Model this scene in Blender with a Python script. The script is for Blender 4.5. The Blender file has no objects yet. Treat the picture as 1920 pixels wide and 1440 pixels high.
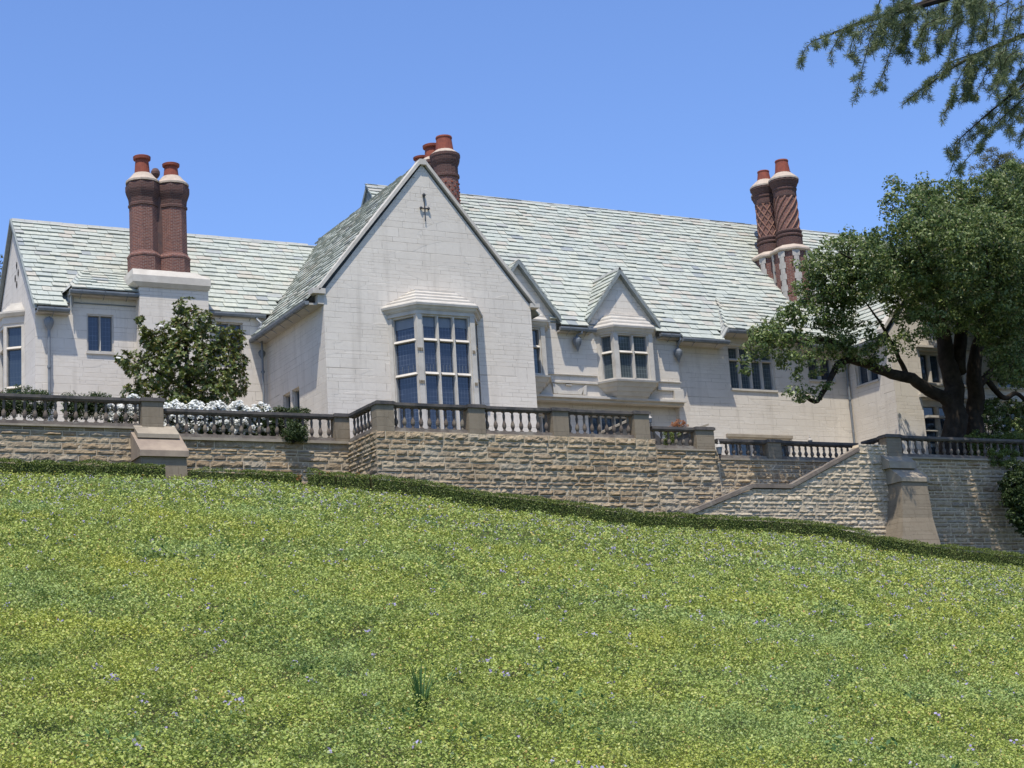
import bpy, math, random
import numpy as np
from mathutils import Vector, Matrix, noise
random.seed(7); RNG = np.random.default_rng(7)
SC = bpy.context.scene; COL = SC.collection
R = math.radians; PI = math.pi

# ------------------------------------------------------------------ camera
FPX, PITCH, ROLL, YAW = 3151.0, 0.205687, -0.0644583, 0.5015769
FW = Vector((math.sin(YAW)*math.cos(PITCH), math.cos(YAW)*math.cos(PITCH), math.sin(PITCH)))
_r = Vector((math.cos(YAW), -math.sin(YAW), 0)); _u = _r.cross(FW)
RT = _r*math.cos(ROLL) + _u*math.sin(ROLL); UP = _u*math.cos(ROLL) - _r*math.sin(ROLL)
cd = bpy.data.cameras.new('camera'); cam = bpy.data.objects.new('camera', cd); COL.objects.link(cam)
cd.sensor_width = 36; cd.lens = 36*FPX/1920; cd.clip_start = 0.1; cd.clip_end = 3000
cam.matrix_world = Matrix(((RT.x, UP.x, -FW.x, 0), (RT.y, UP.y, -FW.y, 0), (RT.z, UP.z, -FW.z, 0), (0, 0, 0, 1)))
SC.camera = cam

# ------------------------------------------------------------------ light
SUN = Vector((-0.24, -0.33, 1.0)).normalized()           # towards the sun
w = bpy.data.worlds.new('World'); SC.world = w; w.use_nodes = True
nt = w.node_tree; bg = nt.nodes['Background']
sky = nt.nodes.new('ShaderNodeTexSky'); sky.sky_type = 'NISHITA'; sky.sun_disc = False
sky.sun_elevation = math.asin(SUN.z); sky.sun_rotation = math.atan2(SUN.x, SUN.y)
sky.altitude = 0; sky.air_density = 1.0; sky.dust_density = 0.7; sky.ozone_density = 4.0
tm = nt.nodes.new('ShaderNodeMix'); tm.data_type = 'RGBA'; tm.blend_type = 'MULTIPLY'; tm.inputs[0].default_value = 1
tm.inputs[7].default_value = (.80, .89, 1.12, 1); nt.links.new(sky.outputs[0], tm.inputs[6]); nt.links.new(tm.outputs[2], bg.inputs[0]); bg.inputs[1].default_value = 0.15
ld = bpy.data.lights.new('sun', 'SUN'); ld.energy = 4.2; ld.angle = R(0.53); ld.color = (1, .945, .85)
lo = bpy.data.objects.new('sun', ld); COL.objects.link(lo)
lo.rotation_euler = SUN.to_track_quat('Z', 'Y').to_euler(); lo.location = SUN*200
vs = SC.view_settings; vs.view_transform = 'Standard'; vs.look = 'None'; vs.gamma = 1; vs.exposure = 0.4
vs.use_curve_mapping = False

def at(px, py, Y):                                       # pixel of the photo -> world point in the plane y = Y
    d = FW + RT*((px-960)/FPX) - UP*((py-720)/FPX)
    return d*(Y/d.y)

# ------------------------------------------------------------------ helpers
def tag(o, label=None, cat=None, group=None, kind=None):
    if label: o['label'] = label
    if cat: o['category'] = cat
    if group: o['group'] = group
    if kind: o['kind'] = kind
    return o

def thing(name, loc, label, cat, group=None):
    o = bpy.data.objects.new(name, None); COL.objects.link(o); o.location = loc
    o.empty_display_size = .2
    return tag(o, label, cat, group)

def origin_of(o):
    v = Vector(o.location)
    while o.parent: o = o.parent; v = v + Vector(o.location)
    return v

class MB:
    def __init__(s): s.v = []; s.f = []; s.uv = []; s.mi = []; s.sm = False
    def face(s, pts, uv=None, mi=0):
        n = len(s.v); s.v += [tuple(p) for p in pts]; s.f.append(tuple(range(n, n+len(pts))))
        if uv is None:
            a, b, c = Vector(pts[0]), Vector(pts[1]), Vector(pts[2])
            nn = (b-a).cross(c-a)
            if len(pts) > 3: nn = nn + (c-a).cross(Vector(pts[3])-a)
            ax, ay, az = abs(nn.x), abs(nn.y), abs(nn.z)
            if az > ax and az > ay: uv = [(p[0], p[1]) for p in pts]
            elif ay >= ax: uv = [(p[0], p[2]) for p in pts]
            else: uv = [(p[1], p[2]) for p in pts]
        s.uv += uv; s.mi.append(mi)
    def hexa(s, p, mi=0):                                # p: 8 points, bottom ring 0-3, top ring 4-7 (ccw from above)
        for q in ((3, 2, 1, 0), (4, 5, 6, 7), (0, 1, 5, 4), (1, 2, 6, 5), (2, 3, 7, 6), (3, 0, 4, 7)):
            s.face([p[i] for i in q], None, mi)
    def box(s, x0, x1, y0, y1, z0, z1, mi=0):
        s.hexa([(x0, y0, z0), (x1, y0, z0), (x1, y1, z0), (x0, y1, z0), (x0, y0, z1), (x1, y0, z1), (x1, y1, z1), (x0, y1, z1)], mi)
    def prism(s, poly, z0, z1, mi=0, top=None):          # poly ccw in xy ; optional other top polygon
        t = top or poly; n = len(poly)
        s.face([(p[0], p[1], z0) for p in reversed(poly)], None, mi)
        s.face([(p[0], p[1], z1) for p in t], None, mi)
        for i in range(n):
            j = (i+1) % n
            s.face([(poly[i][0], poly[i][1], z0), (poly[j][0], poly[j][1], z0), (t[j][0], t[j][1], z1), (t[i][0], t[i][1], z1)], None, mi)
    def extrude(s, pts, d, mi=0):                        # planar polygon extruded by vector d
        P = [Vector(p) for p in pts]; Q = [p+Vector(d) for p in P]; n = len(P)
        s.face(list(reversed(P)), None, mi); s.face(Q, None, mi)
        for i in range(n):
            j = (i+1) % n; s.face([P[i], P[j], Q[j], Q[i]], None, mi)
    def tube(s, path, rad, sides=8, mi=0, caps=True):
        path = [Vector(p) for p in path]; n = len(path)
        rr = rad if isinstance(rad, (list, tuple)) else [rad]*n
        rings = []; prev = None; L = 0
        for i, p in enumerate(path):
            t = (path[min(i+1, n-1)]-path[max(i-1, 0)])
            if t.length < 1e-6: t = Vector((0, 0, 1))
            t.normalize()
            if prev is None: a = t.orthogonal().normalized()
            else:
                a = prev - t*prev.dot(t)
                a = a.normalized() if a.length > 1e-5 else t.orthogonal().normalized()
            prev = a; b = t.cross(a)
            if i: L += (p-path[i-1]).length
            rings.append(([p+(a*math.cos(2*PI*k/sides)+b*math.sin(2*PI*k/sides))*rr[i] for k in range(sides)], L))
        for i in range(n-1):
            A, la = rings[i]; B, lb = rings[i+1]
            for k in range(sides):
                m = (k+1) % sides; u0 = k/sides*6.28*rr[i]; u1 = (k+1)/sides*6.28*rr[i]
                s.face([A[k], A[m], B[m], B[k]], [(u0, la), (u1, la), (u1, lb), (u0, lb)], mi)
        if caps: s.face(list(reversed(rings[0][0])), None, mi); s.face(rings[-1][0], None, mi)
    def lathe(s, cx, cy, prof, sides=16, mi=0, rot=0.0, zb=0):
        for i in range(len(prof)-1):
            (r0, z0), (r1, z1) = prof[i], prof[i+1]
            for k in range(sides):
                a0 = 2*PI*k/sides+rot; a1 = 2*PI*(k+1)/sides+rot; rm = max(r0, r1)
                s.face([(cx+r0*math.cos(a0), cy+r0*math.sin(a0), z0+zb), (cx+r0*math.cos(a1), cy+r0*math.sin(a1), z0+zb),
                        (cx+r1*math.cos(a1), cy+r1*math.sin(a1), z1+zb), (cx+r1*math.cos(a0), cy+r1*math.sin(a0), z1+zb)],
                       [(a0*rm, z0), (a1*rm, z0), (a1*rm, z1), (a0*rm, z1)], mi)
        if prof[-1][0] > .001:
            r, z = prof[-1]; s.face([(cx+r*math.cos(2*PI*k/sides+rot), cy+r*math.sin(2*PI*k/sides+rot), z+zb) for k in range(sides)], None, mi)
        if prof[0][0] > .001:
            r, z = prof[0]; s.face([(cx+r*math.cos(-2*PI*k/sides+rot), cy+r*math.sin(-2*PI*k/sides+rot), z+zb) for k in range(sides)], None, mi)
    def mesh(s, name, mats, org=Vector((0, 0, 0))):
        me = bpy.data.meshes.new(name)
        V = [(p[0]-org.x, p[1]-org.y, p[2]-org.z) for p in s.v]
        me.from_pydata(V, [], s.f)
        uv = me.uv_layers.new(name='UVMap')
        uv.data.foreach_set('uv', np.array([c for t in s.uv for c in t], dtype=np.float32))
        for m in (mats if isinstance(mats, (list, tuple)) else [mats]): me.materials.append(m)
        me.polygons.foreach_set('material_index', s.mi)
        if s.sm:
            me.polygons.foreach_set('use_smooth', [True]*len(s.f))
            import bmesh
            b = bmesh.new(); b.from_mesh(me); bmesh.ops.remove_doubles(b, verts=b.verts, dist=1e-4); b.to_mesh(me); b.free()
        return me
    def build(s, name, mats, parent=None, label=None):
        org = origin_of(parent) if parent else Vector((0, 0, 0))
        o = bpy.data.objects.new(name, s.mesh(name, mats, org)); COL.objects.link(o)
        if parent: o.parent = parent
        if label: o['label'] = label
        return o

def np_mesh(name, V, nper, mat, rnd=None, parent=None):  # V: (faces*nper,3) separate polygons
    nf = len(V)//nper; me = bpy.data.meshes.new(name)
    me.vertices.add(len(V)); me.vertices.foreach_set('co', np.asarray(V, dtype=np.float32).ravel())
    me.loops.add(len(V)); me.loops.foreach_set('vertex_index', np.arange(len(V), dtype=np.int32))
    me.polygons.add(nf); me.polygons.foreach_set('loop_start', np.arange(0, len(V), nper, dtype=np.int32))
    me.update(calc_edges=True)
    if rnd is not None:
        at_ = me.attributes.new('rnd', 'FLOAT', 'FACE'); at_.data.foreach_set('value', np.asarray(rnd, dtype=np.float32))
    me.materials.append(mat)
    o = bpy.data.objects.new(name, me); COL.objects.link(o)
    if parent: o.parent = parent
    return o

def leaves(C, N, size, aspect=.5, fold=0.0, T=None):
    """C centres (n,3), N normals, size (n,) -> rhombic leaves (n*4,3)"""
    n = len(C); N = N/np.linalg.norm(N, axis=1, keepdims=True)
    if T is None: T = RNG.normal(size=(n, 3))
    T = T-N*(T*N).sum(1, keepdims=True); T /= np.linalg.norm(T, axis=1, keepdims=True)+1e-9
    B = np.cross(N, T); s = np.asarray(size).reshape(-1, 1)*.5
    V = np.empty((n, 4, 3)); V[:, 0] = C-T*s; V[:, 1] = C+B*s*aspect+N*s*fold; V[:, 2] = C+T*s; V[:, 3] = C-B*s*aspect+N*s*fold
    return V.reshape(-1, 3)

def rand_dirs(n):
    d = RNG.normal(size=(n, 3)); return d/np.linalg.norm(d, axis=1, keepdims=True)

# ------------------------------------------------------------------ materials
class NT:
    def __init__(s, name):
        s.m = bpy.data.materials.new(name); s.m.use_nodes = True; s.t = s.m.node_tree
        s.b = s.t.nodes['Principled BSDF']
    def n(s, typ, **kw):
        x = s.t.nodes.new(typ)
        for k, v in kw.items():
            if k.startswith('i_'): x.inputs[k[2:].replace('_', ' ')].default_value = v
            elif k.startswith('n'): pass
            else: setattr(x, k, v)
        return x
    def l(s, a, b): s.t.links.new(a, b)
    def noise(s, vec, scale, detail=4, rough=.6):
        x = s.t.nodes.new('ShaderNodeTexNoise'); x.inputs['Scale'].default_value = scale
        x.inputs['Detail'].default_value = detail; x.inputs['Roughness'].default_value = rough
        if vec is not None: s.l(vec, x.inputs['Vector'])
        return x.outputs['Fac']
    def ramp(s, fac, stops, interp='LINEAR'):
        x = s.t.nodes.new('ShaderNodeValToRGB'); x.color_ramp.interpolation = interp; e = x.color_ramp.elements
        while len(e) < len(stops): e.new(.5)
        for i, (p, c) in enumerate(stops):
            e[i].position = p; e[i].color = (c[0], c[1], c[2], 1) if not isinstance(c, (int, float)) else (c, c, c, 1)
        s.l(fac, x.inputs[0]); return x.outputs[0]
    def mix(s, fac, a, b, mode='MIX'):
        x = s.t.nodes.new('ShaderNodeMix'); x.data_type = 'RGBA'; x.blend_type = mode
        for sock, v in ((x.inputs[0], fac), (x.inputs[6], a), (x.inputs[7], b)):
            if hasattr(v, 'links'): s.l(v, sock)
            elif isinstance(v, (int, float)): sock.default_value = v
            else: sock.default_value = (v[0], v[1], v[2], 1)
        return x.outputs[2]
    def math(s, op, a, b=0.0, c=None):
        x = s.t.nodes.new('ShaderNodeMath'); x.operation = op
        for i, v in enumerate((a, b) if c is None else (a, b, c)):
            if hasattr(v, 'links'): s.l(v, x.inputs[i])
            else: x.inputs[i].default_value = v
        return x.outputs[0]
    def bump(s, h, strength=.4, dist=.02):
        x = s.t.nodes.new('ShaderNodeBump'); x.inputs['Strength'].default_value = strength; x.inputs['Distance'].default_value = dist
        s.l(h, x.inputs['Height']); s.l(x.outputs[0], s.b.inputs['Normal'])
    def col(s, c):
        if hasattr(c, 'links'): s.l(c, s.b.inputs['Base Color'])
        else: s.b.inputs['Base Color'].default_value = (*c, 1)
        return s
    def fin(s, rough=.8, spec=.3):
        s.b.inputs['Roughness'].default_value = rough; s.b.inputs['Specular IOR Level'].default_value = spec; return s.m
    def uv(s): return s.t.nodes.new('ShaderNodeTexCoord').outputs['UV']
    def obj(s): return s.t.nodes.new('ShaderNodeNewGeometry').outputs['Position']
    def attr(s, name):
        x = s.t.nodes.new('ShaderNodeAttribute'); x.attribute_name = name; return x.outputs['Fac']

def ashlar(name, base, dark, joint=.7):
    m = NT(name); uv0 = m.uv(); pos = m.obj()
    sx = m.t.nodes.new('ShaderNodeSeparateXYZ'); m.l(uv0, sx.inputs[0]); U_, V_ = sx.outputs[0], sx.outputs[1]
    V2 = m.math('ADD', V_, m.math('ADD', m.math('MULTIPLY', m.math('SINE', m.math('MULTIPLY', V_, 2.3)), .16), m.math('MULTIPLY', m.math('SINE', m.math('MULTIPLY', V_, 6.1)), .06)))
    row = m.math('FLOOR', m.math('DIVIDE', V2, .36)); U2 = m.math('ADD', m.math('MULTIPLY', U_, m.math('ADD', 1.0, m.math('MULTIPLY', m.math('SINE', m.math('MULTIPLY', row, 12.9898)), .3))), m.math('MULTIPLY', m.math('SINE', m.math('MULTIPLY', row, 78.2)), 3.7))
    cx = m.t.nodes.new('ShaderNodeCombineXYZ'); m.l(U2, cx.inputs[0]); m.l(V2, cx.inputs[1]); uv = cx.outputs[0]
    def brick(w_, h_, off, ms):
        b = m.t.nodes.new('ShaderNodeTexBrick'); b.offset = off; b.offset_frequency = 2; b.squash = .72; b.squash_frequency = 3
        b.inputs['Scale'].default_value = 1; b.inputs['Brick Width'].default_value = w_; b.inputs['Row Height'].default_value = h_
        b.inputs['Mortar Size'].default_value = ms; b.inputs['Mortar Smooth'].default_value = .3; b.inputs['Bias'].default_value = 0
        b.inputs['Color1'].default_value = (0, 0, 0, 1); b.inputs['Color2'].default_value = (1, 1, 1, 1); b.inputs['Mortar'].default_value = (.5, .5, .5, 1)
        m.l(uv, b.inputs['Vector']); return b.outputs['Color'], b.outputs['Fac']
    c1, f1 = brick(1.15, .36, .37, .009); c2, f2 = brick(.8, .18, .43, .008)
    # patches where the courses are the half-height ones
    vo = m.t.nodes.new('ShaderNodeMapping'); vo.inputs['Scale'].default_value = (.9, 2.6, 1); m.l(uv, vo.inputs['Vector'])
    sel = m.ramp(m.noise(vo.outputs[0], .55, 0), [(.5, 0.0), (.515, 1.0)])
    cc = m.mix(sel, c1, c2); ff = m.mix(sel, f1, f2)
    n1 = m.noise(pos, .45, 5); n2 = m.noise(pos, 7, 5)
    st = m.t.nodes.new('ShaderNodeMapping'); st.inputs['Scale'].default_value = (2.2, 2.2, .16); m.l(pos, st.inputs['Vector'])
    streak = m.noise(st.outputs[0], 1.0, 4, .6)
    c = m.mix(m.ramp(n1, [(.38, 0.0), (.68, 1.0)]), base, [x*.9 for x in base])
    c = m.mix(m.math('MULTIPLY', cc, .3), c, dark)
    c = m.mix(m.ramp(n2, [(.45, 0.0), (.75, .35)]), c, dark)
    c = m.mix(m.ramp(streak, [(.54, 0.0), (.74, .45)]), c, [x*.72 for x in dark])
    js = m.t.nodes.new('ShaderNodeMapping'); js.inputs['Scale'].default_value = (.8, .8, 3.5); m.l(pos, js.inputs['Vector'])
    jm = m.math('MULTIPLY', ff, m.ramp(m.noise(js.outputs[0], 1.0, 3), [(.42, .10), (.6, 1.0)]))
    c = m.mix(jm, c, [x*joint for x in dark]); m.col(c)
    h = m.math('SUBTRACT', m.math('ADD', m.math('MULTIPLY', n2, .5), m.math('MULTIPLY', cc, .45)), m.math('MULTIPLY', ff, 1.0)); m.bump(h, .55, .02)
    return m.fin(.88, .2)

M = {}
M['ashlar'] = ashlar('ashlar_stone', (.67, .61, .52), (.54, .475, .39))
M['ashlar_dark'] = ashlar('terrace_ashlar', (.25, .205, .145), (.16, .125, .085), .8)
def plain(name, base, var, scale=3, rough=.85, spec=.2, b=.3, stain=None):
    m = NT(name); p = m.obj(); n1 = m.noise(p, scale, 5); n2 = m.noise(p, scale*8, 3)
    c = m.mix(m.ramp(n1, [(.35, 0.0), (.7, 1.0)]), base, var)
    if stain: c = m.mix(m.ramp(m.noise(p, scale*.6, 6, .7), [(.5, 0.0), (.62, .75)]), c, stain)
    m.col(c); m.bump(n2, b, .01); return m.fin(rough, spec)
M['trim'] = plain('pale_limestone_trim', (.54, .50, .43), (.43, .39, .33), 2.0)
M['coping'] = plain('weathered_dark_coping', (.085, .078, .075), (.14, .12, .10), 2.5, stain=(.045, .045, .045))
M['rail'] = plain('brown_stone_rail', (.20, .165, .13), (.11, .09, .075), 2.2, stain=(.28, .25, .20))
M['baluster'] = plain('grey_brown_baluster_stone', (.14, .11, .085), (.085, .07, .06), 4, stain=(.22, .19, .14))
M['ledge'] = plain('tan_ledge_stone', (.34, .29, .215), (.24, .2, .15), 2)
M['cap'] = plain('sandstone_slope', (.33, .26, .19), (.22, .17, .13), 1.5)
M['lead'] = plain('lead_grey_metal', (.13, .145, .155), (.2, .21, .215), 3, .5, .5, .1)
M['lead_dark'] = plain('dark_grey_stone', (.09, .085, .075), (.06, .055, .05), 3)  # dark grey stone of the inner stair parapet, tone varies at random
M['pot'] = plain('terracotta_pot', (.26, .075, .045), (.18, .055, .04), 5, .8)
M['rib'] = plain('pale_worn_brick_rib', (.30, .17, .12), (.2, .09, .06), 5)
M['mortarcap'] = plain('pale_mortar_cap', (.46, .38, .30), (.36, .29, .225), 4)
M['soot'] = plain('sooty_brick_moulding', (.09, .06, .055), (.16, .085, .065), 6)
M['bark'] = plain('dark_bark', (.022, .017, .013), (.05, .04, .03), 3, .95, .1, .9)
M['soil'] = plain('dark_soil', (.045, .065, .018), (.07, .065, .03), 1.2, .95, .1, .5)
M['grassfar'] = plain('far_grass', (.09, .13, .04), (.13, .15, .06), .3, .95, .1, .5)
M['paving'] = plain('pale_paving', (.36, .33, .28), (.28, .25, .21), 1.0)
M['plaster'] = plain('plaster', (.42, .39, .34), (.34, .31, .27), 2)
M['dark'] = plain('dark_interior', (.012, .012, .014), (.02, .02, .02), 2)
M['slate_edge'] = plain('slate_verge', (.24, .26, .25), (.17, .19, .185), 3)
M['iron'] = plain('black_iron', (.03, .032, .035), (.05, .05, .05), 3, .6, .4)

def brickmat(name, a, b, mortar):
    m = NT(name); uv = m.uv(); br = m.t.nodes.new('ShaderNodeTexBrick')
    for k, v in (('Scale', 1), ('Brick Width', .2), ('Row Height', .068), ('Mortar Size', .010), ('Mortar Smooth', .1), ('Bias', -.1)): br.inputs[k].default_value = v
    br.inputs['Color1'].default_value = (*a, 1); br.inputs['Color2'].default_value = (*b, 1); br.inputs['Mortar'].default_value = (*mortar, 1)
    m.l(uv, br.inputs['Vector'])
    n = m.noise(m.obj(), 9, 4); c = m.mix(m.ramp(n, [(.45, 0.0), (.7, .5)]), br.outputs['Color'], (.1, .055, .05))
    m.col(c); m.bump(m.math('SUBTRACT', 1.0, br.outputs['Fac']), .6, .012); return m.fin(.9, .15)
M['brick'] = brickmat('red_chimney_brick', (.20, .075, .052), (.125, .05, .042), (.27, .205, .17))
M['brickdark'] = brickmat('sooted_chimney_brick', (.105, .048, .038), (.065, .036, .032), (.14, .105, .09))

def slatemat():
    m = NT('pale_green_slate'); r = m.attr('rnd'); p = m.obj()
    c = m.ramp(r, [(0, (.42, .435, .375)), (.25, (.385, .41, .36)), (.5, (.45, .46, .385)), (.7, (.36, .385, .345)), (.84, (.44, .43, .36)), (.94, (.43, .395, .33)), (.985, (.31, .33, .32)), (1, (.24, .26, .265))])
    n = m.noise(p, 6, 5); n2 = m.noise(p, .6, 4)
    c = m.mix(m.ramp(n, [(.42, 0.0), (.72, .4)]), c, (.20, .22, .185))
    c = m.mix(m.ramp(n2, [(.5, 0.0), (.72, .22)]), c, (.34, .31, .22))
    m.col(c); m.bump(m.noise(p, 14, 4), .35, .02); return m.fin(.75, .25)
M['slate'] = slatemat()
M['slate_pale'] = plain('pale_ridge_slate', (.36, .355, .32), (.29, .30, .28), 1.5)

def rockmat(name, cs, mort):
    m = NT(name); p = m.obj(); r = m.attr('rnd')
    c = m.ramp(r, cs); n = m.noise(p, 5, 6, .7); n3 = m.noise(p, 18, 4)
    c = m.mix(m.ramp(n, [(.42, 0.0), (.64, .65)]), c, (.15, .11, .07))
    c = m.mix(m.ramp(m.noise(p, .5, 3), [(.45, 0.0), (.7, .35)]), c, (.42, .36, .27))
    m.col(c); m.bump(n3, .9, .03); return m.fin(.93, .1)
M['rock'] = rockmat('rock_faced_sandstone', [(0, (.29, .205, .12)), (.3, (.385, .295, .18)), (.55, (.24, .175, .105)), (.75, (.45, .35, .22)), (.9, (.32, .275, .20)), (1, (.18, .14, .095))], None)
M['rockpale'] = rockmat('pale_rock_faced_stone', [(0, (.44, .36, .25)), (.4, (.54, .45, .32)), (.7, (.38, .32, .235)), (1, (.50, .44, .345))], None)
M['mortar'] = plain('lime_mortar', (.60, .49, .34), (.45, .36, .24), 3)

def glassmat(name, base, lead=True, tint=(.25, .3, .36)):
    m = NT(name); uv = m.uv(); br = m.t.nodes.new('ShaderNodeTexBrick'); br.offset = 0
    for k, v in (('Scale', 1), ('Brick Width', .14), ('Row Height', .2), ('Mortar Size', .006), ('Mortar Smooth', .2)): br.inputs[k].default_value = v
    m.l(uv, br.inputs['Vector']); p = m.obj()
    fade = m.ramp(m.noise(p, 1.6, 2), [(.35, .15), (.7, .9)])
    c = m.mix(m.math('MULTIPLY', br.outputs['Fac'], fade), base, tint)
    w = m.t.nodes.new('ShaderNodeTexWave'); w.inputs['Scale'].default_value = 2.2; w.inputs['Distortion'].default_value = 1.5; m.l(uv, w.inputs['Vector'])
    c = m.mix(m.math('MULTIPLY', w.outputs['Fac'], .14), c, tint) if lead else c
    m.col(c); m.bump(m.noise(p, 2.2, 2), .08, .02); return m.fin(.07, .75)
M['glass_bay'] = glassmat('deep_blue_leaded_glass', (.022, .028, .045), False, (.16, .18, .22))
M['glass_curtain'] = glassmat('curtained_leaded_glass', (.055, .07, .075), True, (.26, .29, .29))
M['glass_dark'] = glassmat('dark_leaded_glass', (.02, .03, .045), True, (.10, .12, .13))
M['blind'] = plain('grey_blind', (.16, .18, .2), (.12, .14, .16), 3, .35, .6, .02)

def leafmat(name, stops, trans=.35, rough=.5, spec=.35, big=None, patchscale=.5, extra=()):
    m = NT(name); r = m.attr('rnd'); c = m.ramp(r, stops)
    if big:
        n = m.noise(m.obj(), patchscale, 4, .6)
        for lo_, hi_, colr, am in big: c = m.mix(m.ramp(n, [(lo_, 0.0), (hi_, am)]) if hi_ > lo_ else m.ramp(n, [(hi_, am), (lo_, 0.0)]), c, colr)
    for sc_, lo_, hi_, colr, am in extra: c = m.mix(m.ramp(m.noise(m.obj(), sc_, 4, .65), [(lo_, 0.0), (hi_, am)]), c, colr)
    m.col(c); m.fin(rough, spec)
    tr = m.t.nodes.new('ShaderNodeBsdfTranslucent'); m.l(c, tr.inputs['Color'])
    mx = m.t.nodes.new('ShaderNodeMixShader'); mx.inputs[0].default_value = trans
    out = m.t.nodes['Material Output']; m.l(m.b.outputs[0], mx.inputs[1]); m.l(tr.outputs[0], mx.inputs[2]); m.l(mx.outputs[0], out.inputs[0])
    return m.m
M['oak'] = leafmat('oak_leaf', [(0, (.035, .062, .018)), (.4, (.10, .15, .04)), (.75, (.19, .245, .065)), (.92, (.30, .34, .15)), (1, (.25, .20, .11))])
M['behind'] = leafmat('olive_pine_needles', [(0, (.06, .075, .025)), (.5, (.11, .12, .045)), (1, (.17, .15, .07))])
M['magnolia'] = leafmat('magnolia_leaf', [(0, (.045, .07, .016)), (.5, (.10, .135, .024)), (.8, (.17, .20, .035)), (.92, (.2, .17, .045)), (1, (.22, .12, .04))], .2, .42, .45)
M['hedge'] = leafmat('box_hedge_leaf', [(0, (.06, .09, .018)), (.6, (.14, .19, .035)), (1, (.26, .30, .07))])
M['shrub'] = leafmat('dark_shrub_leaf', [(0, (.02, .04, .012)), (.6, (.05, .08, .02)), (1, (.10, .13, .04))])
M['cedar'] = leafmat('cedar_needles', [(0, (.06, .09, .04)), (.5, (.12, .155, .065)), (1, (.22, .25, .10))], .25)
M['petal'] = leafmat('white_petal', [(0, (.75, .75, .68)), (1, (.85, .85, .82))], .3, .6, .2)
M['violet'] = leafmat('violet_petal', [(0, (.28, .22, .45)), (1, (.48, .43, .62))], .3, .6, .2)
M['orange'] = leafmat('orange_foliage', [(0, (.35, .12, .05)), (1, (.42, .2, .08))], .3, .6, .2)
M['cover'] = leafmat('ground_cover_leaf', [(0, (.16, .21, .04)), (.2, (.25, .32, .06)), (.5, (.34, .41, .08)), (.75, (.41, .46, .10)), (.88, (.52, .53, .15)), (.93, (.46, .54, .22)), (.985, (.62, .52, .16)), (1, (.46, .22, .08))], .3, .55, .3,
                    [(.52, .66, (.29, .40, .14), .6), (.46, .32, (.50, .49, .07), .5)], .30, [(1.1, .53, .64, (.11, .17, .04), .85), (2.6, .60, .74, (.30, .20, .07), .45)])
M['blade'] = leafmat('tuft_blade', [(0, (.06, .13, .035)), (1, (.11, .2, .06))], .3)

# ------------------------------------------------------------------ ground
HEDGE = [(11.77, 58.3, 9.70), (17.56, 58.3, 9.64), (18.34, 58.3, 9.63), (20.73, 58.2, 9.55), (22.83, 57.2, 9.22), (24.55, 55.8, 8.84), (26.59, 55.6, 8.61), (28.72, 55.5, 8.23),
         (30.93, 55.4, 8.03), (35.53, 55.2, 7.45), (38.12, 54.6, 7.25), (40.96, 53.9, 7.06), (43.73, 53.7, 6.82), (45.81, 53.3, 6.26), (48.24, 52.9, 5.86), (51.04, 52.8, 5.58), (53.13, 52.8, 5.40), (60, 52.6, 4.8)]
def plane(X, Y): return 8.2-.1*(X-30.5)+.257*(Y-56)
_hx = np.array([h[0]/h[1] for h in HEDGE]); _hr = np.array([h[2]-plane(h[0], h[1]) for h in HEDGE])
_hy = np.array([h[1] for h in HEDGE])
def ground(X, Y):
    X = np.asarray(X, float); Y = np.asarray(Y, float); q = X/np.maximum(Y, 3)
    res = np.interp(q, _hx, _hr); t = np.clip(Y/np.interp(q, _hx, _hy), 0, 1)
    z = plane(X, Y)+res*t**1.3
    b = np.clip((Y-8)/60, 0, 1)*.10
    z = z+b*(np.sin(X*.45+Y*.21)+np.sin(X*.21-Y*.37+1.3))*.6*np.clip((56-Y)/15, 0, 1)
    k = .6; z = -1.65+k*np.logaddexp(0, np.clip((z+1.65)/k, -40, 400))
    return np.minimum(z, 10.3)
gx = np.concatenate([np.linspace(-700, -60, 14), np.linspace(-50, 100, 151), np.linspace(120, 900, 16)])
gy = np.concatenate([np.linspace(-500, -20, 12), np.linspace(-10, 62, 145), np.linspace(70, 1500, 20)])
GX, GY = np.meshgrid(gx, gy); GZ = ground(GX, GY)
nx, ny = len(gx), len(gy); V = np.stack([GX, GY, GZ], -1).reshape(-1, 3)
F = [(j*nx+i, j*nx+i+1, (j+1)*nx+i+1, (j+1)*nx+i) for j in range(ny-1) for i in range(nx-1)]
me = bpy.data.meshes.new('ground'); me.from_pydata(V.tolist(), [], F); me.materials.append(M['soil'])
me.polygons.foreach_set('use_smooth', [True]*len(F))
g = bpy.data.objects.new('ground', me); COL.objects.link(g); tag(g, 'sloping ground below the terrace walls', 'ground', kind='structure')

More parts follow.
